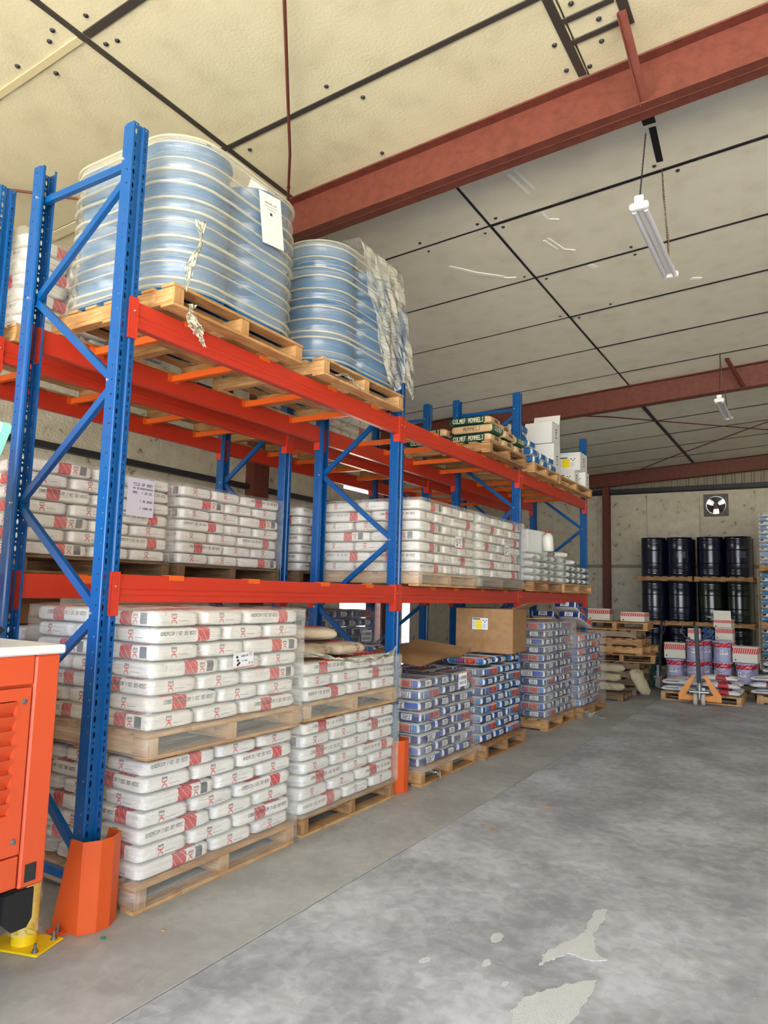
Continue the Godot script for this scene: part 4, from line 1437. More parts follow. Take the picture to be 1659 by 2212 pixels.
func pail(at: Vector3, turn: float, label: String, group: String) -> void:
	var o := thing("metal_pail", label, "pail", at, group, yaw(turn))
	var r := 0.14
	var h := 0.335
	if not cache.has("pail"):
		var b := MB.new()
		b.lathe([Vector2(0, 0.006), Vector2(r - 0.012, 0.006), Vector2(r - 0.010, 0), Vector2(r - 0.004, 0), Vector2(r - 0.004, 0.012), Vector2(r - 0.008, 0.016), Vector2(r - 0.006, 0.23)], 28)
		var c := MB.new()
		c.lathe([Vector2(r - 0.006, 0.23), Vector2(r - 0.003, 0.30), Vector2(r - 0.002, 0.315)], 28)
		var d := MB.new()
		d.lathe([Vector2(r - 0.004, 0.312), Vector2(r + 0.005, 0.314), Vector2(r + 0.005, 0.330), Vector2(r - 0.004, 0.335), Vector2(r - 0.012, 0.326), Vector2(0, 0.326)], 28)
		for k in 16:     # the lugs of the lid
			var a := TAU * k / 16
			d.box(Vector3(cos(a) * (r + 0.005), 0.312, sin(a) * (r + 0.005)), Vector3(0.006, 0.018, 0.028), 0.0, Basis(Vector3.UP, -a))
		var e := MB.new()
		var pts := PackedVector3Array()
		for k in 9:
			var a := PI * k / 8
			pts.append(Vector3(-cos(a) * (r + 0.006), 0.25 - sin(a) * 0.10, sin(a) * (r + 0.008)))
		e.tube(pts, 0.0025, 6)
		cache["pail"] = [b.done(), c.done(), d.done(), e.done()]
		cache["pail_band"] = label_mat(512, 64, func(im: Image):
			for y in 64:
				for k in 11:
					im.fill_rect(Rect2i(k * 48 + 64 - y, y, 4, 1), rgb(236, 214, 212))
			for k in 4:
				write(im, "FOSROC", 40 + k * 128, 24, 50, 12, rgb(240, 220, 220)), rgb(192, 26, 44))
		cache["pail_band"].texture_repeat = true
		cache["pail_band"].uv1_scale = Vector3(1, 11.5, 1)
		cache["pail_label"] = label_mat(128, 64, func(im: Image):
			im.fill_rect(Rect2i(48, 4, 74, 8), rgb(30, 34, 70))
			for k in 2:
				for y in 20:
					var w := 10 - absi(10 - y)
					im.fill_rect(Rect2i(22 - w, 8 + k * 24 + y, 2 * w, 1), rgb(30, 20, 24))
			for k in 5:
				im.fill_rect(Rect2i(50, 18 + k * 8, 60 - (k % 2) * 20, 3), rgb(150, 120, 130)))
	var p: Array = cache["pail"]
	part("body", p[0], M.lilac, o)
	part("red_band", p[1], cache["pail_band"], o)
	part("lid", p[2], M.lilac, o)
	part("wire_handle", p[3], M.dark_steel, o)
	part("paper_label", sheet_mesh(0.12, 0.07), cache["pail_label"], o, Vector3(0, 0.15, r - 0.004))

func jack(at: Vector3, turn: float, m: Material, label: String, lean: float) -> void:
	var o := thing("pallet_jack", label, "pallet jack", at, "", yaw(turn))
	# +z is the handle end; the forks run towards -z
	var b := MB.new()
	for s: float in [-1.0, 1.0]:
		b.box(Vector3(s * 0.19, 0.075, -0.57), Vector3(0.16, 0.04, 1.02), 0.012)
	part("forks", b.done(), m, o)
	var f := MB.new()
	for s: float in [-1.0, 1.0]:     # gusset plates from the fork roots up to the mast
		f.prism(PackedVector2Array([Vector2(s * 0.05, 0.44), Vector2(s * 0.10, 0.44), Vector2(s * 0.30, 0.15), Vector2(s * 0.30, 0.055), Vector2(s * 0.10, 0.055), Vector2(s * 0.10, 0.11), Vector2(s * 0.19, 0.15)]), -0.07, -0.02)
	f.box(Vector3(0, 0.10, -0.04), Vector3(0.46, 0.07, 0.05), 0.006)
	part("body", f.done(), m, o)
	var h := MB.new()
	h.tube(PackedVector3Array([Vector3(0, 0.10, 0.02), Vector3(0, 0.30, 0.02)]), 0.045, 14)
	h.tube(PackedVector3Array([Vector3(0, 0.30, 0.02), Vector3(0, 0.40, 0.02)]), 0.03, 14)
	h.box(Vector3(0.06, 0.24, 0.03), Vector3(0.06, 0.06, 0.07), 0.01)
	part("pump", h.done(), M.steel, o)
	part("turntable", box_mesh(Vector3(0.28, 0.022, 0.14), 0.006), M.zinc, o, Vector3(0, 0.20, 0.04))
	for s: float in [-1.0, 1.0]:
		var w := MB.new()
		w.x = Transform3D(Basis(Vector3.BACK, PI / 2), Vector3(s * 0.055, 0.09, 0.05))
		w.lathe([Vector2(0, -0.026), Vector2(0.05, -0.026), Vector2(0.055, -0.022), Vector2(0.082, -0.026), Vector2(0.09, -0.018), Vector2(0.09, 0.018), Vector2(0.082, 0.026), Vector2(0.055, 0.022), Vector2(0.05, 0.026), Vector2(0, 0.026)], 28)
		part("steer_wheel", w.done(), M.caster, o)
	for s: float in [-1.0, 1.0]:
		var w := MB.new()
		w.tube(PackedVector3Array([Vector3(s * 0.19 - 0.04, 0.04, -0.98), Vector3(s * 0.19 + 0.04, 0.04, -0.98)]), 0.04, 16)
		part("load_roller", w.done(), M.caster, o)
	var top := Vector3(lean, 1.18, 0.10)
	var foot := Vector3(0, 0.33, 0.05)
	var hd := MB.new()
	var dz := (top - foot)
	hd.box(Vector3(0, dz.length() * 0.5, 0), Vector3(0.062, dz.length(), 0.035), 0.008)
	var yy := dz.normalized()
	var xx := yy.cross(Vector3.BACK).normalized()
	part("tiller_bar", hd.done(), M.dark_steel, o, foot, Basis(xx, yy, xx.cross(yy)))
	var lp := MB.new()
	lp.tube(PackedVector3Array([top + Vector3(-0.02, -0.24, 0), top + Vector3(-0.16, -0.16, 0.01), top + Vector3(-0.20, -0.10, 0.01), top + Vector3(-0.20, -0.03, 0.01), top + Vector3(-0.17, 0.0, 0.01), top + Vector3(0.17, 0.0, 0.01), top + Vector3(0.20, -0.03, 0.01), top + Vector3(0.20, -0.10, 0.01), top + Vector3(0.16, -0.16, 0.01), top + Vector3(0.02, -0.24, 0)]), 0.010, 8)
	part("handle_loop", lp.done(), M.dark_steel, o)

func machine() -> void:
	var X := 0.355
	var Z := 0.48
	var o := thing("generator_set", "orange louvred generator canopy with white top on a black skid, beside the first rack post", "machine", Vector3(X, 0, Z))
	# local: face at x = 0 looking at the aisle, the far end at z = 0, running towards +z
	var W := 1.30
	var L := 1.75
	part("body", box_mesh(Vector3(W - 0.03, 0.86, L - 0.06), 0.004), M.machine, o, Vector3(-W * 0.5 - 0.012, 0.855, L * 0.5))
	part("corner_post", box_mesh(Vector3(0.10, 0.872, 0.105), 0.008), M.machine, o, Vector3(-0.05, 0.851, 0.0525))
	part("top_rail", box_mesh(Vector3(0.02, 0.11, L - 0.115), 0.003), M.machine, o, Vector3(-0.010, 1.232, 0.11 + (L - 0.115) * 0.5))
	var dr := MB.new()      # door with a louvre opening
	for q: Array in [[0.115, 0.17, 0.70, 1.165], [0.70, 0.90, 0.70, 1.165]]:
		dr.box(Vector3(-0.010, 0.5 * (q[2] + q[3]), 0.5 * (q[0] + q[1])), Vector3(0.02, q[3] - q[2], q[1] - q[0]))
	dr.box(Vector3(-0.010, 1.143, 0.435), Vector3(0.02, 0.045, 0.53))
	dr.box(Vector3(-0.010, 0.625, 0.5075), Vector3(0.02, 0.15, 0.785))
	var door := part("door", dr.done(), M.machine, o)
	for k in 8:
		var y := 1.10 - k * 0.053
		part("louvre", box_mesh(Vector3(0.004, 0.050, 0.53), 0.0), M.machine, door, Vector3(-0.008, y - 0.006, 0.435), Basis(Vector3.BACK, -0.55))
	part("lower_panel", box_mesh(Vector3(0.02, 0.115, L - 0.12), 0.003), M.machine, o, Vector3(-0.010, 0.485, 0.115 + (L - 0.12) * 0.5))
	part("side_panel", box_mesh(Vector3(0.02, 0.72, 0.84), 0.003), M.machine, o, Vector3(-0.010, 0.81, 1.33))
	for p: Vector2 in [Vector2(1.115, 0.142), Vector2(0.60, 0.142)]:
		var s := MB.new()
		s.x = Transform3D(Basis(Vector3.BACK, -PI / 2), Vector3(0.0, p.x, p.y))
		s.lathe([Vector2(0.011, 0), Vector2(0.011, 0.004), Vector2(0, 0.006)], 12)
		part("screw", s.done(), M.steel, o)
	part("top", box_mesh(Vector3(W + 0.02, 0.035, L + 0.03), 0.006), M.machine_top, o, Vector3(-W * 0.5, 1.305, L * 0.5))
	part("vent_window", box_mesh(Vector3(0.004, 0.065, 0.045), 0.0), M.glass_dark, o, Vector3(0.001, 0.47, 0.062))
	var sk := MB.new()
	sk.box(Vector3(-0.06, 0.365, L * 0.5 + 0.03), Vector3(0.10, 0.10, L - 0.06), 0.006)
	sk.box(Vector3(-W * 0.5, 0.37, L * 0.5 + 0.03), Vector3(W - 0.14, 0.06, L - 0.3), 0.004)
	sk.prism(PackedVector2Array([Vector2(0.04, 0.41), Vector2(0.16, 0.41), Vector2(0.16, 0.31), Vector2(0.12, 0.27), Vector2(0.06, 0.27), Vector2(0.04, 0.30)]), -0.005, 0.005, Transform3D(Basis(Vector3(0, 0, 1), Vector3(0, 1, 0), Vector3(-1, 0, 0)), Vector3(-0.005, 0, 0)))
	part("skid", sk.done(), M.black, o)
	for px: float in [-0.14, -W + 0.14]:
		for pz: float in [0.75, 1.45]:
			var w := MB.new()
			w.x = Transform3D(Basis(Vector3.BACK, PI / 2), Vector3(px, 0.18, pz))
			w.lathe([Vector2(0, -0.05), Vector2(0.09, -0.05), Vector2(0.16, -0.06), Vector2(0.18, -0.04), Vector2(0.18, 0.04), Vector2(0.16, 0.06), Vector2(0.09, 0.05), Vector2(0, 0.05)], 28)
			part("wheel", w.done(), M.rubber, o)
	var fl := MB.new()
	fl.prism(PackedVector2Array([Vector2(0, 0), Vector2(0.10, 0.012), Vector2(0.155, 0.04), Vector2(0.165, 0.055), Vector2(0.15, 0.068), Vector2(0.05, 0.045), Vector2(0, 0.03)]), -0.03, 0.03, Transform3D(Basis(Vector3(0, 0, -1), Vector3.UP, Vector3(1, 0, 0)), Vector3(-0.16, 1.325, 0.33)))
	fl.tube(PackedVector3Array([Vector3(-0.16, 1.32, 0.28), Vector3(-0.16, 1.35, 0.24), Vector3(-0.16, 1.345, 0.21)]), 0.006, 6)
	part("exhaust_flap", fl.done(), M.black, o)
	# a mint panel standing on the canopy
	var mp := MB.new()
	mp.prism(PackedVector2Array([Vector2(-0.565, 1.323), Vector2(-0.02, 2.215), Vector2(-0.012, 2.240), Vector2(-0.03, 2.255), Vector2(-0.11, 2.262), Vector2(-0.85, 2.262), Vector2(-0.85, 1.323)]), 0.55, 0.59)
	single("mint_panel", mp.done(), M.mint, "mint green foam panel standing on the orange generator canopy", "panel")

func bollard() -> void:
	var o := thing("bollard", "yellow steel bollard wrapped in clear film beside the first post guard", "bollard", Vector3(-0.05, 0.0, 0.275))
	var b := MB.new()
	b.lathe([Vector2(0.052, 0.008), Vector2(0.052, 0.46), Vector2(0.047, 0.495), Vector2(0.03, 0.515), Vector2(0, 0.52)], 24)
	part("post", b.done(), M.yellow, o)
	part("base_plate", box_mesh(Vector3(0.27, 0.01, 0.17), 0.003), M.yellow, o, Vector3(0, 0.006, 0), yaw(18))
	for sx: float in [-1.0, 1.0]:
		for sz: float in [-1.0, 1.0]:
			part("anchor_bolt", bolt_mesh(), M.steel, o, yaw(18) * Vector3(sx * 0.105, 0.01, sz * 0.06))
	var nz := FastNoiseLite.new()
	nz.seed = 71
	nz.frequency = 5.0
	var f := MB.new()
	f.patch(func(u: float, v: float) -> Vector3:
		var w := TAU * u
		var r := 0.058 + 0.007 * nz.get_noise_3d(cos(w), v * 3.0, sin(w)) + 0.012 * maxf(0, 0.12 - v) / 0.12
		return Vector3(cos(w) * r, 0.06 + v * 0.43, sin(w) * r), 28, 24, Rect2(0, 0, 0.6, 0.6), false, Vector3(0, 0.3, 0))
	part("film_wrap", f.done(), M.film_thick, o)

func rag(at: Vector3, s: Vector3, seed_: int, m: Material, called: String, label: String, category: String) -> void:
	var nz := FastNoiseLite.new()
	nz.seed = seed_
	nz.frequency = 1.7
	nz.fractal_octaves = 4
	var b := MB.new()
	b.patch(func(u: float, v: float) -> Vector3:
		var a := TAU * u
		var e := PI * clampf(v, 0.001, 0.999)
		var d := Vector3(sin(e) * cos(a), cos(e), sin(e) * sin(a))
		var r := 1.0 + 0.55 * nz.get_noise_3dv(d * 1.6)
		var p := d * s * 0.5 * r
		p.y = maxf(p.y, -s.y * 0.4)
		return p + Vector3(0, s.y * 0.4, 0), 22, 14, Rect2(0, 0, 1, 1), false, Vector3(0, s.y * 0.4, 0))
	single(called, b.done(), m, label, category, at)

# ---------------------------------------------------------------- loads
const WB := Vector3(0.498, 0.086, 0.331)

func white_stack(x: float, z: float, y: float, layers: int, pitch: float, near: bool, where: String, long_first := true) -> float:
	return stack({"print": "white_bag", "dim": Vector3(WB.x, pitch, WB.z), "x": x, "z": z, "y": y, "layers": layers, "pitch": pitch, "near": near, "long_first": long_first, "mess": 0.8,
		"called": "cement_bag", "label": "white cement bag, %s, " + where, "group": "white cement bags, " + where})

func loads_white() -> void:
	# two pallets high in the first bay
	pallet(0.12, -0.17, 0, "light wooden pallet on the floor under the near wrapped stack of white bags", "", 1.22, 1.02)
	white_stack(0.11, -0.19, 0.125, 7, 0.082, true, "lower floor stack beside first post guard")
	film(0.12, -0.17, 1.02, 1.22, 0.03, 0.690, 0.082, M.film, "clear stretch film round the lower floor stack of white bags beside the first post guard", 1, 0.022, 0.008, 0.01)
	single("slip_sheet", box_mesh(Vector3(0.97, 0.006, 1.13), 0.001), M.kraft, "brown slip sheet lying on the lower near stack of white bags", "sheet", Vector3(-0.39, 0.708, -0.79))
	pallet(0.14, -0.17, 0.714, "light wooden pallet standing on the lower near stack of white bags", "", 1.20, 1.02)
	white_stack(0.13, -0.18, 0.840, 7, 0.086, true, "upper stack under first lower beam", false)
	film(0.14, -0.17, 1.02, 1.20, 0.73, 1.447, 0.086, M.film_thick, "clear stretch film round the upper stack of white bags under the first lower beam", 2)
	var lab := label_mat(192, 128, func(im: Image):
		im.fill_rect(Rect2i(0, 118, 192, 10), rgb(214, 70, 60))
		for p: Array in [[34, 34], [42, 62], [54, 84], [40, 96]]:
			for y in 26:
				var w := 13 - absi(13 - y)
				im.fill_rect(Rect2i(p[0] - w, p[1] - 13 + y, 2 * w, 1), rgb(44, 10, 14))
		write(im, "CONBEXTRA", 70, 24, 68, 14, rgb(30, 30, 34))
		write(im, "25 KG", 142, 88, 44, 14, rgb(30, 30, 34))
		write(im, "7 X 8 BAGS", 70, 66, 60, 10, rgb(50, 50, 54))
		mark(im, 146, 8, 30, rgb(206, 52, 56), rgb(40, 40, 40)))
	single("paper_label", sheet_mesh(0.165, 0.088), lab, "white hazard label on the film of the upper stack of white bags", "label", Vector3(0.166, 1.165, -0.80), "", yaw(90) * Basis(Vector3.BACK, 0.06))
	# second stack: seven layers, and an opened pallet on top
	pallet(0.11, -1.475, 0, "light wooden pallet on the floor under the second stack of white bags", "", 1.16, 1.02)
	white_stack(0.10, -1.468, 0.125, 7, 0.083, false, "lower stack before the second post guard")
	film(0.11, -1.465, 1.02, 1.19, 0.13, 0.69, 0.083, M.film_thick, "clear stretch film round the lower stack of white bags before the second post guard", 5, 0.022, 0.008, 0.01)
	pallet(0.10, -1.475, 0.716, "wooden pallet between the two white bag stacks before the second post guard", "", 1.18, 1.02, 0.115)
	white_stack(0.10, -1.48, 0.832, 3, 0.086, true, "opened short stack before the second post")
	film(0.10, -1.475, 1.02, 1.20, 0.74, 1.07, 0.086, M.film_thick, "loose torn stretch film round the opened short stack of white bags", 7, 0.03, 0.008, 0.0, 0.020, 0.016)
	film_tail(PackedVector3Array([Vector3(0.13, 1.16, -1.46), Vector3(0.17, 1.10, -1.75), Vector3(0.17, 1.07, -2.1), Vector3(0.14, 1.10, -2.5), Vector3(0.10, 1.15, -2.62)]), 0.13, 8, M.film_rope, "thick fold of torn film hanging on the opened short stack")
	for p: Array in [[Vector3(-0.16, 1.105, -1.66), 12.0, "nearest the post guard stack"], [Vector3(-0.14, 1.105, -2.07), -6.0, "towards the second post"], [Vector3(-0.24, 1.21, -1.87), 50.0, "lying across the other two"]]:
		one_bag({"print": "beige_bag", "dim": Vector3(0.46, 0.10, 0.32), "b": 2.8, "called": "beige_bag", "label": "dusty beige bag loose on the opened short stack, " + p[2], "group": "loose beige bags on the opened stack"}, p[0], p[1], 1.5)
	# lower level, front rack, middle bay
	for k in 2:
		var z: float = [-2.95, -4.21][k]
		pallet(0.11, z, L1 + 0.006, "wooden pallet under wrapped white bags on the lower level, middle bay, " + ["beside the second post", "beside the third post"][k], "", 1.19, 1.02, 0.115, [2, 3][k])
		white_stack(0.10, z - 0.01, L1 + 0.121, 7, 0.090, k == 0, "lower rack level " + ["beside second post", "beside third post"][k], k == 0)
		film(0.11, z, 1.02, 1.19, L1 + 0.03, L1 + 0.757, 0.09, M.film_thick, "clear stretch film round the white bags on the lower level, " + ["beside the second post", "beside the third post"][k], 11 + k)
		single("paper_label", sheet_mesh(0.15, 0.11), lab, "white label on the film of white bags on the lower level, " + ["beside the second post", "beside the third post"][k], "label", Vector3(0.138, 2.04, [-3.66, -4.86][k]), "", yaw(90))
	# lower level, rear rack
	for k in 3:
		var z: float = [-0.23, -1.505, -2.98][k]
		var wh: String = ["behind the first frame", "beside the second post", "behind the second frame"][k]
		pallet(REAR + 0.03, z, L1 + 0.006, "wooden pallet on the lower level of the rear rack " + wh, "", 1.2, 0.97, 0.115, 3)
		white_stack(REAR + 0.02, z - 0.01, L1 + 0.121, 7, 0.088, k != 1, "rear rack lower level " + wh, k != 1)
		film(REAR + 0.03, z, 1.025, 1.20, L1 + 0.125, L1 + 0.742, 0.088, M.film, "clear stretch film round the rear rack white bags " + wh, 15 + k)
	var gp := label_mat(256, 336, func(im: Image):
		write(im, "TILE GP GREY", 50, 40, 190, 26, rgb(30, 30, 40))
		write(im, "NO AE1MO09K90283", 50, 80, 190, 18, rgb(60, 60, 70))
		write(im, "BAG   : 25 KG", 50, 116, 180, 20, rgb(30, 30, 40))
		write(im, ": 56 BAGS", 120, 190, 120, 20, rgb(30, 30, 40))
		write(im, ": 1400 KG", 120, 252, 120, 20, rgb(30, 30, 40)), rgb(226, 222, 236))
	single("paper_label", sheet_mesh(0.235, 0.27), gp, "lilac-white paper label on the rear rack white bags, behind the first post", "label", Vector3(REAR + 0.066, 2.19, -1.09), "", yaw(90))
	# upper level, rear rack
	for k in 2:
		var z: float = [-0.10, -2.96][k]
		pallet(REAR + 0.03, z, L2 + 0.006, "wooden pallet on the upper level of the rear rack " + ["in the first bay", "in the middle bay"][k], "", 1.2, 0.97, 0.115)
		white_stack(REAR + 0.02, z - 0.01, L2 + 0.121, [7, 3][k], 0.088, true, "rear rack upper level " + ["in the first bay", "in the middle bay"][k])
		film(REAR + 0.03, z, 1.025, 1.20, L2 + 0.125, L2 + 0.13 + [7, 3][k] * 0.088, 0.088, M.film_thick, "stretch film round the upper level rear rack white bags " + ["in the first bay", "in the middle bay"][k], 19 + k)
	# pallet ends seen from below on the rear upper level
	for k in 2:
		pallet(REAR + 0.02, [-1.36, -4.3][k], L2 + 0.006, "empty wooden pallet on the upper level of the rear rack " + ["behind the blue drums", "behind the green bags"][k], "", 1.2, 0.97, 0.12)
	# rear rack floor level: cartons and bags half hidden
	carton("kraft_carton", Vector3(-1.70, 0, -0.75), Vector3(0.8, 1.0, 1.0), 0, M.kraft, "large brown carton on the floor of the rear rack behind the white bags")
	for k in 3:
		one_bag({"print": "pillow_bag", "pick": 1, "dim": Vector3(0.55, 0.10, 0.40), "called": "grey_bag", "label": "pale grey bag on the rear rack carton, %s of three" % ["bottom", "middle", "top"][k], "group": "grey bags on the carton"}, Vector3(-1.52, 1.004 + k * 0.101, -0.5), 4.0, 2.0)
	var c := carton("kraft_carton", Vector3(-1.55, 1.31, -0.46), Vector3(0.46, 0.22, 0.34), 8, M.kraft, "small brown carton with black print on the grey bags of the rear rack")
	part("print", sheet_mesh(0.2, 0.11), label_mat(128, 72, func(im: Image):
		write(im, "GHAZI", 20, 4, 60, 12, rgb(50, 36, 26))
		for k in 6:
			im.fill_rect(Rect2i(12, 22 + k * 8, 70 + (k % 3) * 12, 2), rgb(70, 52, 38)), rgb(166, 126, 84)), c, Vector3(0.02, 0.12, 0.172))

func loads_drums() -> void:
	var beads := [[0.20, 0.018, 0.010], [0.30, 0.020, 0.012], [0.475, 0.018, 0.010], [0.57, 0.020, 0.012], [0.735, 0.018, 0.010], [0.83, 0.020, 0.012]]
	for k in 2:
		var z0: float = [-0.17, -1.50][k]
		var wh: String = ["beside the first post", "beside the second post"][k]
		pallet(0.13, z0, L2 + 0.006, "light wooden pallet under blue drums on the upper level " + wh, "", 1.10, 1.06, 0.125, [0, 2][k])
		var r := 0.254
		var y := L2 + 0.133
		var h: float = [0.88, 0.88][k]
		for i in 2:
			for j in 2:
				drum(Vector3(0.13 - 0.265 - i * 0.53, y, z0 - 0.28 - j * 0.535), r, h, beads, "drum_blue", M.drum_blue, "blue ribbed drum, %s %s, upper level " % [["aisle side", "rack back side"][i], ["nearer doors", "further in"][j]] + wh, "blue drums on the upper level " + wh, 90.0 * rng.randi_range(0, 3))
		var o := thing("stretch_film", "clear roped stretch film round the four blue drums " + wh, "plastic film", Vector3(0.13 - 0.53, y, z0 - 0.547))
		var nz := FastNoiseLite.new()
		nz.seed = 30 + k
		nz.frequency = 2.0
		nz.fractal_octaves = 4
		var ribs := [0.20, 0.30, 0.475, 0.57, 0.735, 0.83]
		var shape := func(u: float, y01: float, extra: float) -> Vector3:
			var cr := round_rect(u, 1.075, 1.085, 0.272)
			var p: Vector2 = cr[0]
			var nn: Vector2 = cr[1]
			var bl := 0.0
			for q: float in ribs:
				bl = maxf(bl, exp(-pow((y01 - q) / 0.022, 2.0)))
			var flat := 1.0 - clampf(absf(nn.x * nn.y) * 6.0, 0, 1)
			p += nn * (bl * 0.008 - flat * 0.0 + (nz.get_noise_3d(p.x, y01 * 4.0 + p.y * 0.5, p.y) + 0.6) * 0.008 + extra)
			return Vector3(p.x, y01 * h, p.y)
		var b := MB.new()
		b.patch(func(u: float, v: float) -> Vector3:
			var p: Vector3 = shape.call(u, minf(v / 0.9, 1.0) * 1.008 + 0.004, 0.0)
			var inn := maxf(0, v - 0.9) / 0.1
			return p + Vector3(-p.x * inn * 0.5, inn * 0.02, -p.z * inn * 0.5), 96, 64, Rect2(0, 0, 3, 1), false, Vector3(0, h * 0.5, 0))
		part("film_skin", b.done(), M.film_thick if k == 0 else M.film, o)
		for q: float in [0.02, 0.075, 0.18, 0.25, 0.345, 0.445, 0.52, 0.60, 0.70, 0.78, 0.865, 0.965, 1.0]:
			var pts := PackedVector3Array()
			var ph := rnd(0, TAU)
			var tilt := rnd(0.002, 0.012)
			for i in 72:
				var u := i / 72.0
				pts.append(shape.call(u, q + sin(TAU * u + ph) * tilt, 0.003))
			var t := MB.new()
			t.tube(pts, rnd(0.005, 0.012), 6, true, 0.6)
			part("film_rope", t.done(), M.film_rope, o)
	var pp := label_mat(128, 256, func(im: Image):
		write(im, "PACKING LIST", 30, 44, 70, 8, rgb(110, 110, 110))
		im.fill_rect(Rect2i(26, 62, 78, 3), rgb(150, 150, 150))
		im.fill_rect(Rect2i(40, 76, 50, 3), rgb(150, 150, 150))
		im.fill_rect(Rect2i(56, 92, 14, 14), rgb(60, 60, 60)))
	single("paper_sheet", sheet_mesh(0.20, 0.32), pp, "white paper sheet stuck on the film of the blue drums beside the first post", "paper", Vector3(0.168, 3.82, -0.86), "", yaw(90) * Basis(Vector3.BACK, 0.14) * Basis(Vector3.RIGHT, -0.03))
	single("paper_sheet", sheet_mesh(0.13, 0.16), M.paper, "blank white paper standing on top of the near blue drums", "paper", Vector3(-0.12, 4.17, -1.02), "", yaw(70) * Basis(Vector3.BACK, -0.3))
	# torn film hanging from the second drum pallet, and knotted ends
	var nz2 := FastNoiseLite.new()
	nz2.seed = 44
	nz2.frequency = 2.2
	nz2.fractal_octaves = 4
	var d := MB.new()
	d.patch(func(u: float, v: float) -> Vector3:
		var z0 := -1.72 - u * 0.62
		var z1 := -2.20 - u * 0.42
		var over := clampf(v / 0.2, 0, 1)
		var down := clampf((v - 0.2) / 0.8, 0, 1)
		var p := Vector3(lerpf(-0.16, 0.215, over), 4.115 - over * 0.02 - down * (0.94 + 0.05 * sin(u * 9.0)), lerpf(z0, z1, down))
		return p + Vector3(nz2.get_noise_2d(u * 2, v * 2) + 0.5, nz2.get_noise_2d(u * 2 + 9, v * 2) * 0.4 * down, nz2.get_noise_2d(u * 2 + 20, v * 2)) * 0.035, 22, 26, Rect2(0, 0, 1, 1))
	single("torn_film", d.done(), M.film_torn, "torn cloudy film hanging down from the second pallet of blue drums", "plastic film")
	rag(Vector3(-0.45, 4.075, -2.1), Vector3(0.5, 0.18, 0.5), 45, M.film_rope, "film_heap", "crumpled film heap on top of the second pallet of blue drums", "plastic film")
	single("board_piece", box_mesh(Vector3(0.5, 0.012, 0.12), 0.002), M.kraft, "brown board lying on the second pallet of blue drums", "board", Vector3(-0.20, 4.10, -2.42), "", yaw(-24) * Basis(Vector3.BACK, -0.05))
	film_tail(PackedVector3Array([Vector3(0.16, 3.55, -0.30), Vector3(0.19, 3.40, -0.28), Vector3(0.18, 3.24, -0.22), Vector3(0.19, 3.10, -0.20)]), 0.06, 21, M.film_rope, "twisted film tail on the near corner of the blue drums")
	film_tail(PackedVector3Array([Vector3(0.15, 3.07, -0.28), Vector3(0.17, 3.0, -0.26), Vector3(0.17, 2.92, -0.32), Vector3(0.17, 2.86, -0.37)]), 0.09, 22, M.film_rope, "frayed film knot hanging over the first upper beam")
	film_tail(PackedVector3Array([Vector3(0.14, 3.06, -1.62), Vector3(0.16, 3.09, -1.72), Vector3(0.16, 3.06, -1.85), Vector3(0.15, 3.04, -1.95)]), 0.07, 23, M.film_rope, "crumpled film scrap on the pallet beside the second post")

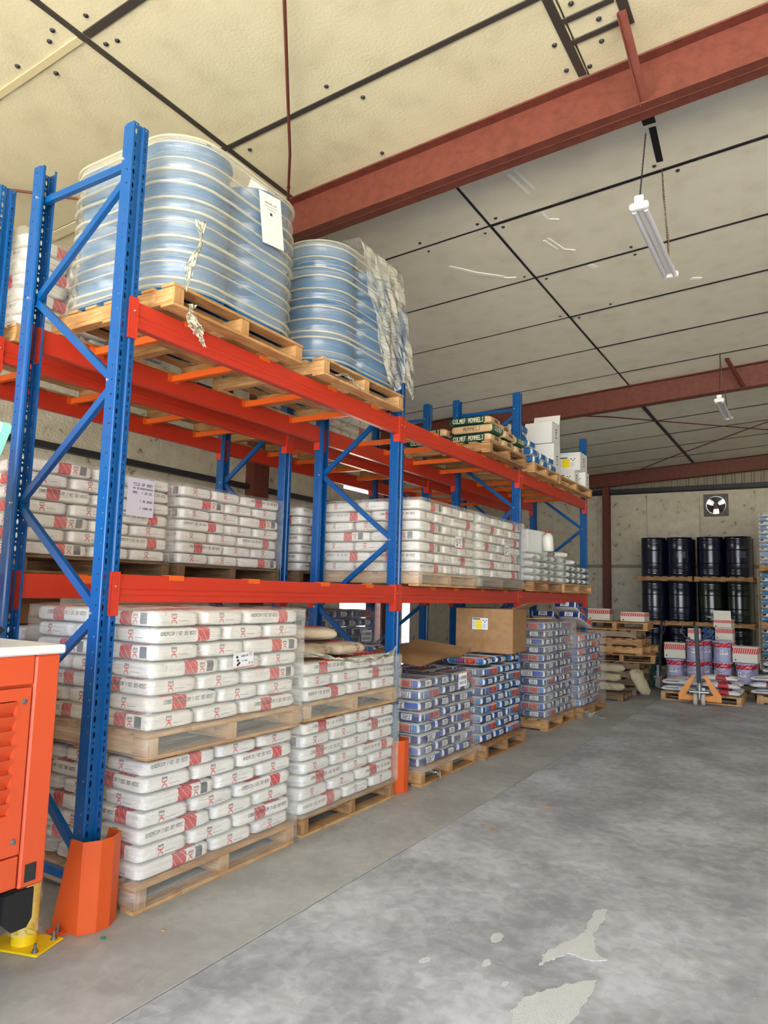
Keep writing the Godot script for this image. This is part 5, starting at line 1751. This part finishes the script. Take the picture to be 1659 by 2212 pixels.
func loads_floor() -> void:
	var where := ["wrapped stack beside second post guard", "unwrapped stack under brown carton", "tall wrapped stack in last bay", "leaning stack at rack end"]
	var nb := func(x: float, z: float, y: float, n: int, pitch: float, k: int, near: bool, mess: float, pick := -1, kind := "navy_bag") -> void:
		var o := {"print": kind, "dim": Vector3(0.46, pitch, 0.31), "x": x, "z": z, "y": y, "layers": n, "pitch": pitch, "near": near, "mess": mess, "b": 4.2, "a": 11.0, "amp": 0.010, "long_first": k % 2 == 0,
			"called": "mortar_bag", "label": "mortar bag, " + ("orange" if kind == "orange_bag" else "navy") + " print, %s, " + where[k], "group": "navy mortar bags, " + where[k]}
		if pick >= 0:
			o["pick"] = pick
		stack(o)
	pallet(0.15, -2.99, 0, "wooden pallet with a red block under the wrapped mortar bags beside the second post guard", "", 1.11, 1.0, 0.125, 0)
	nb.call(0.13, -3.01, 0.125, 8, 0.091, 0, true, 1.2)
	film(0.15, -2.99, 1.0, 1.11, 0.10, 0.87, 0.091, M.film, "loose clear film round the mortar bags beside the second post guard", 51, 0.03, 0.012, 0.16, 0.02, 0.02)
	film_tail(PackedVector3Array([Vector3(0.16, 0.13, -3.05), Vector3(0.20, 0.10, -3.14), Vector3(0.19, 0.09, -3.22), Vector3(0.20, 0.03, -3.24)]), 0.06, 52, M.film_rope, "knotted film end at the pallet beside the second post guard")
	pallet(0.20, -4.19, 0, "worn wooden pallet under the unwrapped mortar bags", "", 1.10, 1.0, 0.135, 1)
	nb.call(0.17, -4.22, 0.135, 8, 0.090, 1, true, 2.6, 2)
	pallet(0.20, -6.0, 0, "wooden pallet with notched stringers under the tall wrapped mortar bags", "", 1.12, 1.0, 0.13, 0)
	nb.call(0.18, -6.01, 0.13, 12, 0.094, 2, true, 1.4)
	film(0.20, -6.0, 1.0, 1.12, 0.13, 1.27, 0.094, M.film, "clear film round the tall stack of mortar bags in the last bay", 53, 0.022, 0.008, 0.12, 0.014, 0.008)
	pallet(0.28, -7.21, 0, "wooden pallet under the leaning mortar bags at the end of the rack", "", 1.10, 1.0, 0.13, 1)
	nb.call(0.25, -7.215, 0.13, 6, 0.094, 3, true, 3.0)
	nb.call(0.24, -7.215, 0.694, 4, 0.094, 3, true, 3.0, 0, "orange_bag")
	film(0.28, -7.205, 0.99, 1.105, 0.13, 1.10, 0.094, M.film, "loose clear film round the leaning mortar bags at the end of the rack", 54, 0.022, 0.006, 0.10, 0.012, 0.006)
	for p: Array in [[Vector3(0.04, 1.21, -7.66), 84.0, -18.0], [Vector3(-0.36, 1.21, -7.66), 93.0, -18.0], [Vector3(-0.02, 1.345, -7.60), 88.0, -18.0]]:
		one_bag({"print": "navy_bag", "pick": 0, "dim": Vector3(0.52, 0.10, 0.34), "called": "mortar_bag", "label": "mortar bag lying aslant on the leaning stack at rack end, " + ["lower, aisle side", "lower, rack side", "uppermost"][0 if p[0].x > 0 else (1 if p[0].x < -0.1 else 2)], "group": "aslant mortar bags"}, p[0], p[1], 1.5, p[2])
	single("board_piece", box_mesh(Vector3(0.5, 0.012, 0.10), 0.002), M.wood[2], "pale board lying on top of the tall wrapped mortar bags", "board", Vector3(-0.1, 1.292, -6.3), "", yaw(10) * Basis(Vector3.BACK, 0.05))
	# top bags behind and between
	var lo := -1
	for p: Array in [[Vector3(-0.10, 0.858, -4.42), 6.0], [Vector3(-0.10, 0.858, -4.80), -4.0], [Vector3(-0.62, 0.858, -4.45), 10.0], [Vector3(-0.74, 0.885, -3.25), -4.0], [Vector3(-0.76, 0.99, -3.42), 6.0], [Vector3(-0.10, 0.858, -5.15), 5.0], [Vector3(-0.6, 0.96, -4.30), -20.0]]:
		lo += 1
		one_bag({"print": "navy_bag", "pick": 2, "dim": Vector3(0.50, 0.10, 0.34), "b": 2.6, "amp": 0.014, "called": "mortar_bag", "label": "mortar bag with mid-blue print lying loose in the middle bay, " + ["front near", "front middle", "back of the unwrapped stack", "back of the wrapped stack", "topmost of the wrapped stack", "under the carton", "topmost of the unwrapped stack"][lo], "group": "loose mortar bags of the middle bay"}, p[0], p[1], 2.5)
	var cb := carton("kraft_carton", Vector3(-0.10, 0.965, -5.02), Vector3(0.62, 0.46, 0.60), 7, M.kraft, "big brown carton with a yellow label on the unwrapped mortar bags", "", false, [[1.0, 0.0, 0.16, 25.0]])
	part("label", sheet_mesh(0.17, 0.12), hazard_label(), cb, Vector3(-0.04, 0.30, 0.3065))
	part("tape", sheet_mesh(0.615, 0.05), mat(rgb(164, 122, 76), 0.3), cb, Vector3(0, 0.12, 0.3025))
	part("tape", sheet_mesh(0.05, 0.45), mat(rgb(164, 122, 76), 0.3), cb, Vector3(-0.03, 0.23, 0.3035))
	var sh := MB.new()
	sh.patch(func(u: float, v: float) -> Vector3: return Vector3(-0.45 + v * 0.60, 1.03 - 0.06 * v + 0.04 * sin(u * 3.0) + maxf(0, u - 0.75) * 0.35, -2.95 - u * 1.0), 12, 6)
	sh.patch(func(u: float, v: float) -> Vector3: return Vector3(-0.45 + v * 0.60, 1.025 - 0.06 * v + 0.04 * sin(u * 3.0) + maxf(0, u - 0.75) * 0.35, -2.95 - u * 1.0), 12, 6, Rect2(0, 0, 1, 1), true)
	single("cardboard_sheet", sh.done(), M.kraft, "bent grey-brown cardboard sheet lying on the wrapped mortar bags", "cardboard")
	var tg := label_mat(128, 112, func(im: Image):
		write(im, "N SUPREMO", 10, 26, 108, 26, rgb(20, 20, 20))
		write(im, "MASSIVE", 18, 70, 96, 24, rgb(20, 20, 20)))
	single("paper_label", sheet_mesh(0.14, 0.115), tg, "white label with black lettering on the wrapped mortar bags beside the second post guard", "label", Vector3(0.215, 0.81, -3.62), "", yaw(84) * Basis(Vector3.BACK, 0.05))
	# dim stack on the floor of the rear rack
	carton("kraft_carton", Vector3(-1.72, 0, -3.95), Vector3(0.9, 0.80, 1.1), 0, M.kraft, "brown carton on the rear rack floor under dim mortar bags, middle bay")
	stack({"print": "navy_bag", "dim": Vector3(0.465, 0.10, 0.315), "x": -1.25, "z": -3.39, "y": 0.803, "layers": 6, "pitch": 0.095, "near": true, "mess": 2.0, "b": 3.0, "amp": 0.010,
		"called": "mortar_bag", "label": "mortar bag, %s, dim wrapped stack on rear rack floor", "group": "mortar bags on the rear rack floor"})
	film(-1.22, -3.36, 0.98, 1.16, 0.81, 1.39, 0.095, M.film, "clear film round the dim mortar bags on the rear rack floor", 55)
	single("paper_label", sheet_mesh(0.2, 0.12), tg, "white label on the dim mortar bags on the rear rack floor", "label", Vector3(-1.19, 1.1, -4.2), "", yaw(90))

func loads_upper() -> void:
	# green and kraft bags in the middle bay
	pallet(0.12, -4.42, L2 + 0.006, "wooden pallet under the green lettered bags on the upper level", "", 1.08, 1.02, 0.125, 1)
	var y := L2 + 0.131
	var put := func(kind: String, x: float, yy: float, z: float, turn: float, d := Vector3(0.50, 0.098, 0.33)) -> void:
		var nm: String = {"green_bag": "green adhesive bag with cream lettering", "kraft_bag": "kraft-sided adhesive bag with green ends", "level_bag": "white and blue levelling compound bag"}[kind]
		one_bag({"print": kind, "dim": d, "b": 4.6, "amp": 0.006, "called": kind.replace("_bag", "_printed_bag"), "label": nm + ", %s layer, %s, %s row" % [nth(roundi((yy - L2 - 0.13) / 0.0985)), "aisle side" if x > -0.4 else "back", row(roundi((-4.61 - z) / 0.34) if kind != "level_bag" else roundi((-5.92 - z) / 0.31))], "group": nm + "s on the upper level"}, Vector3(x, yy, z), turn, 1.0)
	for l in 2:
		for j in 3:
			put.call("kraft_bag" if l == 1 and j != 1 else "green_bag", -0.13 + 0.02 * l, y + l * 0.099, -4.61 - j * 0.345, 0.0)
			put.call("green_bag", -0.66, y + l * 0.099, -4.61 - j * 0.345, 0.0)
	put.call("green_bag", -0.16, y + 0.199, -4.64, 2.0)
	put.call("green_bag", -0.20, y + 0.199, -5.05, -2.0)
	# self-levelling bags in the last bay
	pallet(0.13, -5.74, L2 + 0.006, "wooden pallet under the white and blue bags on the upper level", "", 0.93, 1.02, 0.12, 2)
	for l in 4:
		for j in 3:
			if l < 3 - int(j > 0):
				put.call("level_bag", -0.14 - 0.03 * l, L2 + 0.127 + l * 0.100, -5.91 - j * 0.308, rnd(-1, 1), Vector3(0.50, 0.098, 0.295))
			if j == 0 and l < 3:
				put.call("level_bag", -0.72, L2 + 0.127 + l * 0.100, -5.92 - j * 0.33, rnd(-2, 2), Vector3(0.50, 0.098, 0.31))
	put.call("level_bag", -0.38, L2 + 0.530, -5.95, 4.0, Vector3(0.62, 0.12, 0.36))
	put.call("level_bag", -0.36, L2 + 0.429, -5.94, 0.0, Vector3(0.56, 0.098, 0.34))
	# white cartons at the far end
	pallet(0.13, -6.70, L2 + 0.006, "pale wooden pallet under the white cartons on the upper level", "", 1.56, 1.02, 0.12, 2)
	var bx := func(x: float, yy: float, z: float, w: float, h: float, dp: float, nm: String, sticker: bool, arrow: bool, open := false) -> void:
		var o := carton("white_carton", Vector3(x - w * 0.5, yy, z - dp * 0.5), Vector3(w, h, dp), rnd(-1.5, 1.5), M.white_card, nm, "", open, [[0.0, -1.0, 0.16, 78.0]] if open else [])
		if sticker:
			part("label", sheet_mesh(w * 0.74, h * 0.62), hazard_label(), o, Vector3(0.0, h * 0.46, dp * 0.5 + 0.001))
		if arrow:
			part("arrow_print", sheet_mesh(0.085, 0.14), arrow_label(), o, Vector3(w * 0.5 + 0.001, h * 0.5, 0), yaw(90))
	var by := L2 + 0.127
	bx.call(0.04, by, -6.72, 0.36, 0.43, 0.28, "white carton under the open carton on the upper level", false, true)
	bx.call(0.03, by + 0.432, -6.71, 0.38, 0.29, 0.30, "open white carton with a raised flap on the upper level", false, true, true)
	bx.call(0.0, by, -7.80, 0.30, 0.245, 0.20, "white carton with yellow label under another at the end of the upper level", true, true)
	bx.call(0.09, by, -8.03, 0.36, 0.245, 0.20, "white carton with black and yellow print at the outer end of the upper level", true, true)
	bx.call(0.07, by + 0.247, -7.84, 0.38, 0.27, 0.36, "white carton with yellow label on top at the end of the upper level", true, true)
	bx.call(-0.40, by, -7.3, 0.34, 0.26, 0.36, "white carton at the back of the end pallet on the upper level", false, false)
	# lower level, last bay: plaster bags, a white box, a bottle
	pallet(0.12, -5.72, L1 + 0.006, "wooden pallet under the film-covered plaster bags on the lower level", "", 1.08, 1.02, 0.115, 1)
	pallet(0.14, -6.86, L1 + 0.006, "pale wooden pallet under the plaster bags with black labels on the lower level", "", 1.34, 1.02, 0.115, 2)
	var pb := func(x: float, yy: float, z: float, turn: float, g: String) -> void:
		one_bag({"print": "poly_bag", "dim": Vector3(0.40, 0.088, 0.255), "b": 2.7, "amp": 0.010, "called": "plaster_bag", "label": "small white plaster bag, %s layer, %s row, " % [nth(roundi((yy - L1 - 0.121) / 0.086)), row(roundi((-5.86 - z) / 0.262) if z > -6.8 else roundi((-7.0 - z) / 0.262))] + g, "group": "plaster bags, " + g}, Vector3(x, yy, z), turn, 1.6)
	for l in 4:
		for j in 4:
			pb.call(-0.10, L1 + 0.121 + l * 0.085, -5.86 - j * 0.262, 0.0, "under film on lower level")
		pb.call(-0.52, L1 + 0.121 + l * 0.085, -5.86, 0.0, "under film on lower level")
	film(0.13, -5.72, 0.86, 1.09, L1 + 0.125, L1 + 0.465, 0.085, M.film_thick, "cloudy film hanging round the plaster bags on the lower level", 61, 0.03, 0.008, 0.05, 0.02, 0.02)
	for l in 4:
		for j in 5:
			if l < 3 or j in [0, 2]:
				pb.call(-0.09, L1 + 0.121 + l * 0.087, -7.0 - j * 0.262, 0.0, "open pile at lower level end")
	pb.call(-0.12, L1 + 0.121 + 4 * 0.087, -7.15, 40.0, "open pile at lower level end")
	var wb := carton("white_carton", Vector3(-0.22, L1 + 0.482, -6.28), Vector3(0.42, 0.28, 0.56), -6, M.white_card, "blank white carton on the film-covered plaster bags of the lower level")
	part("arrow_print", sheet_mesh(0.12, 0.17), arrow_label(), wb, Vector3(0.02, 0.14, 0.2815))
	var bo := thing("jerry_bottle", "white plastic bottle with red cap in front of the blank white carton", "bottle", Vector3(0.09, L1 + 0.51, -6.36), "", Basis(Vector3.BACK, 0.06))
	var bm := MB.new()
	bm.x = Transform3D(Basis().scaled(Vector3(1, 1, 0.72)), Vector3.ZERO)
	bm.lathe([Vector2(0, 0), Vector2(0.062, 0), Vector2(0.068, 0.008), Vector2(0.068, 0.17), Vector2(0.060, 0.20), Vector2(0.034, 0.225), Vector2(0.024, 0.232)], 20)
	part("body", bm.done(), M.bottle, bo)
	var bc := MB.new()
	bc.lathe([Vector2(0.026, 0.230), Vector2(0.026, 0.258), Vector2(0, 0.26)], 16)
	part("cap", bc.done(), M.cap_red, bo)

func back_area() -> void:
	# drums three high against the far wall
	var beads := [[0.10, 0.008, 0.002], [0.14, 0.008, 0.002], [0.18, 0.008, 0.002], [0.335, 0.011, 0.010], [0.665, 0.011, 0.010], [0.82, 0.008, 0.002], [0.86, 0.008, 0.002], [0.90, 0.008, 0.002]]
	for tier in 3:
		for side in 2:
			var xs: Array = [[-0.28, 0.28], [0.92, 1.48]][side]
			var y := tier * 0.993
			var nm: String = ["bottom", "middle", "top"][tier] + " tier by far wall, " + ["rack side", "bag pile side"][side]
			pallet(xs[1] + 0.30, -14.70, y, "dark wooden pallet under the " + nm, "", 1.16, 1.16, 0.113, [4, 0, 1][tier])
			for i in 2:
				for j in 2:
					var green: bool = side == 1 and tier < 2
					drum(Vector3(xs[i], y + 0.113, -15.0 - j * 0.575), 0.270, 0.878, beads, "drum_dark", M.drum_green if green else M.drum_navy, ("dark green" if green else "navy blue") + " glossy drum, %s row, %s, " % [["front", "back"][j], ["nearer racks", "further out"][i]] + nm, ("dark green" if green else "navy") + " drums, " + nm, 90.0 * rng.randi_range(0, 3), j == 0 and tier == 2 and i == 1)
	# right-hand pile of blue and white bags, three pallets high
	for tier in 3:
		var y0: float = [0.0, 1.10, 2.14][tier]
		var n: int = [12, 11, 12][tier]
		pallet(3.28, -12.42, y0, "wooden pallet in the tall pile of blue and white bags, " + ["bottom", "middle", "top"][tier], "", 1.1, 1.24, 0.115, 1)
		for l in n:
			for j in 2:
				one_bag({"print": "sky_bag", "pick": l % 2, "dim": Vector3(0.60, 0.082, 0.40), "b": 3.4, "amp": 0.010, "called": "tile_adhesive_bag", "label": "white bag with blue end, tall pile, %s pallet, %s layer, %s" % [["bottom", "middle", "top"][tier], nth(l), ["rack side", "outer side"][j]], "group": "blue and white bags, %s pallet" % ["bottom", "middle", "top"][tier]}, Vector3(2.34 + j * 0.625, y0 + 0.116 + l * 0.0805, -12.64), 0.0, 1.6)
	film(3.28, -12.42, 1.22, 0.9, 2.26, 3.24, 0.0805, M.film, "clear film round the top pallet of blue and white bags", 81)
	# pile of empty pallets
	var offs := [[0.0, 0.0, 0], [0.03, 4.0, 0], [-0.02, -3.0, 0], [0.02, 3.0, 0], [0.20, 10.0, 90], [0.14, -4.0, 0], [0.05, 5.0, 0], [-0.02, 3.0, 0], [0.13, 6.0, 90]]
	for k in 9:
		pallet(0.36 + offs[k][0], -9.98, k * 0.131, "empty wooden pallet, %s from the floor in the pile by the rack" % ["first", "second", "third", "fourth", "fifth", "sixth", "seventh", "eighth", "topmost"][k], "pile of empty pallets", 1.05, 1.05, 0.128, [4, 3, 4, 3, 1, 0, 1, 4, 0][k], offs[k][1] + offs[k][2])
	striped(Vector3(-0.36, 1.182, -10.55), Vector3(0.38, 0.20, 0.30), 4, "open red-striped carton on the pile of empty pallets, against the last rack post", true, [[1.0, 0.0, 0.12, 10.0]])
	striped(Vector3(0.23, 1.182, -10.55), Vector3(0.40, 0.16, 0.32), -3, "closed red-striped carton on the pile of empty pallets, beside the drums", false)
	# sand bags
	pallet(0.35, -9.12, 0, "short dark pallet under the beige sand bags", "", 0.6, 0.62, 0.11, 3)
	for p: Array in [[Vector3(0.09, 0.112, -9.42), 20.0, 0.0], [Vector3(0.04, 0.257, -9.44), 10.0, 0.0], [Vector3(0.10, 0.402, -9.42), 16.0, 0.0]]:
		single("sand_bag", bag_mesh(Vector3(0.46, 0.145, 0.32), 3, 0.02, 5.0, 2.6), M.sand, "beige woven sand bag beside the empty pallets, %s of three" % ["bottom", "middle", "top"][int((p[0].y - 0.1) / 0.14)], "bag", p[0], "beige sand bags", yaw(p[1]) * Basis(Vector3.BACK, deg_to_rad(p[2])))
	single("sand_bag", bag_mesh(Vector3(0.50, 0.17, 0.34), 4, 0.03, 4.0, 2.2), M.sand, "beige woven sand bag standing on end against the empty pallets", "bag", Vector3(0.43, 0.225, -9.64), "", yaw(-25) * Basis(Vector3.BACK, deg_to_rad(-60)))
	# striped pails and cartons
	for k in 2:
		pallet(2.03, -10.80, k * 0.118, "wooden pallet under the lilac pails, " + ["lower", "upper"][k] + " of two", "", 0.72, 1.45, 0.116, 3)
	var py := 0.238
	for p: Array in [[0.80, -10.95, 0], [1.13, -10.95, 0], [1.55, -10.95, 0], [1.88, -10.95, 0], [1.22, -11.26, 0], [1.92, -11.25, 0], [0.85, -11.26, 0], [1.55, -11.27, 0], [1.13, -10.95, 1], [1.55, -10.95, 1], [1.22, -11.26, 1]]:
		pail(Vector3(p[0], py + p[2] * 0.338, p[1]), rnd(-40, 40), "lilac pail with red striped band, %s, %s, standing %s" % [["bottom row", "upper row"][p[2]], "front" if p[1] > -11 else "back", "at the rack end" if p[0] < 1.0 else ("second from the rack end" if p[0] < 1.3 else ("third from the rack end" if p[0] < 1.7 else "at the bag pile end"))], "lilac pails " + ["bottom row", "upper row"][p[2]])
	striped(Vector3(0.80, py + 0.338, -11.05), Vector3(0.34, 0.26, 0.30), 3, "red-striped carton on the lilac pails behind the jack handle")
	striped(Vector3(1.90, py + 0.338, -11.05), Vector3(0.37, 0.26, 0.34), -4, "red-striped carton on the lilac pails beside the blue and white pile")
	striped(Vector3(1.56, py + 0.338, -11.28), Vector3(0.27, 0.34, 0.26), 2, "tall red-striped carton behind the upper lilac pails")
	striped(Vector3(1.56, py + 0.682, -11.27), Vector3(0.27, 0.20, 0.26), -2, "red-striped carton stacked above the lilac pails")
	striped(Vector3(1.55, py + 0.884, -11.26), Vector3(0.28, 0.14, 0.28), -3, "open red-striped carton on top of the carton column", true, [[0.0, 1.0, 0.15, 80.0], [-1.0, 0.0, 0.12, 20.0]])
	striped(Vector3(1.12, py + 0.676, -10.96), Vector3(0.20, 0.18, 0.18), 5, "small red-striped carton on the upper lilac pails")
	rag(Vector3(1.29, py + 0.676, -11.24), Vector3(0.22, 0.22, 0.20), 91, M.cloth_blue, "crumpled_cloth", "crumpled blue cloth between the cartons on the pails", "cloth")
	# low pallets with white and red bags, and the two jacks
	pallet(1.795, -9.735, 0.0, "pale wooden pallet under white and red bags, lifted by the orange jack", "", 1.16, 0.92, 0.128, 2, 90.0)
	var wb := func(x: float, y: float, z: float, turn: float, k: int, g: String, lie := 0.0) -> void:
		one_bag({"print": "pillow_bag", "pick": k, "dim": Vector3(0.58, 0.10, 0.38), "b": 2.2, "amp": 0.016, "droop": 0.02, "called": "pillow_bag", "label": "plump white bag %s, %s layer, %s, " % [["with red print", "with grey print"][k], nth(roundi((y - 0.13) / 0.102)), "front" if z > -10.3 or (x > 2 and z > -10.8) else "back"] + g, "group": "plump white bags, " + g}, Vector3(x, y, z), turn, 2.0, lie)
	var g1 := "low pallet of orange jack"
	for p: Array in [[1.02, 0.13, -10.06, 2, 1], [1.04, 0.232, -10.07, -3, 1], [1.02, 0.13, -10.48, 1, 1], [1.63, 0.13, -10.05, -2, 0], [1.61, 0.232, -10.07, 3, 0], [1.63, 0.13, -10.47, 1, 0], [1.60, 0.334, -10.15, -3, 0], [1.63, 0.232, -10.49, 0, 0], [1.03, 0.232, -10.48, 0, 1]]:
		wb.call(p[0], p[1], p[2], p[3], p[4], g1)
	pallet(3.23, -10.42, 0.0, "wooden pallet under plump white bags beside the low pallet", "", 1.0, 1.16, 0.128, 2)
	for p: Array in [[2.26, 0.13, -10.60, 0, 1], [2.24, 0.232, -10.60, 2, 0], [2.25, 0.334, -10.61, -2, 1], [2.87, 0.13, -10.60, 0, 0], [2.87, 0.232, -10.60, 2, 0], [2.40, 0.13, -11.03, 0, 0], [2.40, 0.232, -11.03, 1, 0], [2.40, 0.334, -11.04, 1, 1], [2.40, 0.436, -11.02, 2, 1], [2.42, 0.538, -11.0, -3, 1]]:
		wb.call(p[0], p[1], p[2], p[3], p[4], "pallet beside the low pallet")
	jack(Vector3(1.36, 0, -9.62), 4, M.jack, "orange pallet jack with grey wheels and a black handle, under the low pallet", -0.02)
	jack(Vector3(0.42, 0, -11.40), 90, M.jack_green, "dark green pallet jack standing behind the pile of empty pallets", 0.02)

func litter() -> void:
	# patches of spilled, dried cement on the worn slab
	var splat := func(pts: Array, h: float, label: String) -> void:
		var poly := PackedVector2Array()
		for k in pts.size():
			var a: Vector2 = pts[k]
			var b: Vector2 = pts[(k + 1) % pts.size()]
			for i in 6:
				poly.append(a.lerp(b, i / 6.0) + Vector2(rnd(-1, 1), rnd(-1, 1)) * minf(0.008, a.distance_to(b) * 0.07))
		var m := MB.new()
		m.prism(poly, 0, h, Transform3D(Basis(Vector3.RIGHT, -PI / 2), Vector3.ZERO))
		single("cement_spill", m.done(), M.spill, label, "spill")
	var P := func(a: Array) -> Array:
		var r := []
		for q in a:
			r.append(Vector2(q[0], -q[1]))
		return r
	splat.call(P.call([[1.945, -1.53], [1.985, -1.57], [2.01, -1.43], [2.0, -1.27], [2.05, -1.10], [2.115, -1.05], [2.06, -1.0], [1.97, -1.02], [1.92, -0.93], [1.885, -0.845], [1.87, -0.95], [1.895, -1.06], [1.93, -1.15], [1.965, -1.25], [1.95, -1.40]]), 0.002, "pale dried cement streak on the grey floor, narrow part")
	splat.call(P.call([[2.12, -0.86], [2.13, -0.72], [2.12, -0.52], [2.10, -0.30], [2.02, -0.26], [1.95, -0.36], [1.91, -0.46], [1.915, -0.57], [1.97, -0.66], [2.03, -0.76]]), 0.0025, "pale rough cement spill on the grey floor, broad part")
	for c: Array in [[1.64, -0.96, 0.05], [1.69, -0.73, 0.035], [1.82, -0.62, 0.02], [1.46, -0.60, 0.03]]:
		var pts := []
		for k in 7:
			var a := TAU * k / 7
			var r: float = c[2] * rnd(0.6, 1.2)
			pts.append(Vector2(c[0] + cos(a) * r * 0.6, -c[1] + sin(a) * r * 1.2))
		splat.call(pts, 0.0015, "%s pale cement fleck on the grey floor beside the broad spill" % {0.05: "largest", 0.035: "middling", 0.02: "smallest", 0.03: "lone"}[c[2]])
	for c: Array in [[0.36, -6.9, 0.10, 0.03], [1.16, -3.1, 0.09, 0.012], [1.05, -2.35, 0.06, 0.01], [0.35, -0.15, 0.02, 0.012]]:
		single("wood_splinter", box_mesh(Vector3(c[3], 0.006, c[2]), 0.001), M.wood[2], "pale wood splinter on the aisle floor, " + {-6.9: "by the tall mortar stack", -3.1: "long one near the floor joint", -2.35: "short one near the floor joint", -0.15: "by the first pallet"}[c[1]], "splinter", Vector3(c[0], 0.0035, c[1]), "wood splinters on the aisle floor", yaw(rnd(30, 110)))
	var b := MB.new()
	b.lathe([Vector2(0, 0), Vector2(0.012, 0), Vector2(0.013, 0.006), Vector2(0, 0.007)], 12)
	single("bottle_cap", b.done(), mat(rgb(40, 150, 110), 0.5), "small green bottle cap on the floor by the first post guard", "cap", Vector3(0.19, 0.001, 0.05))
	film_tail(PackedVector3Array([Vector3(0.32, 0.10, -7.20), Vector3(0.36, 0.05, -7.22), Vector3(0.42, 0.018, -7.26), Vector3(0.50, 0.014, -7.32)]), 0.22, 93, M.film_thick, "film scrap hanging to the floor before the leaning mortar bags")

func _ready() -> void:
	rng.seed = 20240611
	# camera
	var cam := Camera3D.new()
	cam.fov = rad_to_deg(2.0 * atan(1106.0 / 1531.7))
	cam.near = 0.05
	cam.far = 200.0
	add_child(cam)
	cam.transform = Transform3D(Basis(Vector3.UP, 0.5504) * Basis(Vector3.RIGHT, 0.1129) * Basis(Vector3.BACK, 0.0268), Vector3(2.963, 1.565, 2.281))
	cam.current = true
	# daylight: bright hazy sky and a high sun on the yard outside the open doors
	var sky_m := ProceduralSkyMaterial.new()
	sky_m.sky_top_color = rgb(150, 185, 235)
	sky_m.sky_horizon_color = rgb(226, 236, 248)
	sky_m.ground_horizon_color = rgb(200, 200, 196)
	sky_m.ground_bottom_color = rgb(170, 166, 158)
	sky_m.energy_multiplier = 1.0
	var sky := Sky.new()
	sky.sky_material = sky_m
	var env := Environment.new()
	env.background_mode = Environment.BG_SKY
	env.sky = sky
	env.background_energy_multiplier = 2.2
	env.tonemap_mode = Environment.TONE_MAPPER_LINEAR
	env.tonemap_exposure = 4.7
	env.sdfgi_enabled = true
	env.ssao_enabled = true
	env.ssil_enabled = true
	var we := WorldEnvironment.new()
	we.environment = env
	add_child(we)
	var sun := DirectionalLight3D.new()
	sun.light_energy = 4.0
	sun.light_color = rgb(255, 244, 222)
	sun.light_angular_distance = 0.6
	sun.shadow_enabled = true
	add_child(sun)
	sun.look_at_from_position(Vector3(4, 14, 9), Vector3(2, 0, 6.2))
	make_materials()
	make_bag_prints()
	building()
	racks()
	loads_white()
	loads_drums()
	loads_floor()
	loads_upper()
	back_area()
	machine()
	bollard()
	fan()
	lamp(2.02, 4.2, -2.44, -3.62, "twin-tube fluorescent lamp hanging by chains behind the first roof beam", [[Vector3(2.02, 4.26, -2.46), Vector3(1.98, 5.03, -2.92)], [Vector3(2.02, 4.26, -3.58), Vector3(2.0, 5.03, -3.45)]])
	lamp(1.93, 4.2, -7.78, -8.84, "twin-tube fluorescent lamp hanging by chains before the second roof beam", [[Vector3(1.93, 4.26, -7.8), Vector3(1.90, 5.02, -8.34)], [Vector3(1.93, 4.26, -8.80), Vector3(1.88, 5.02, -8.48)]])
	litter()
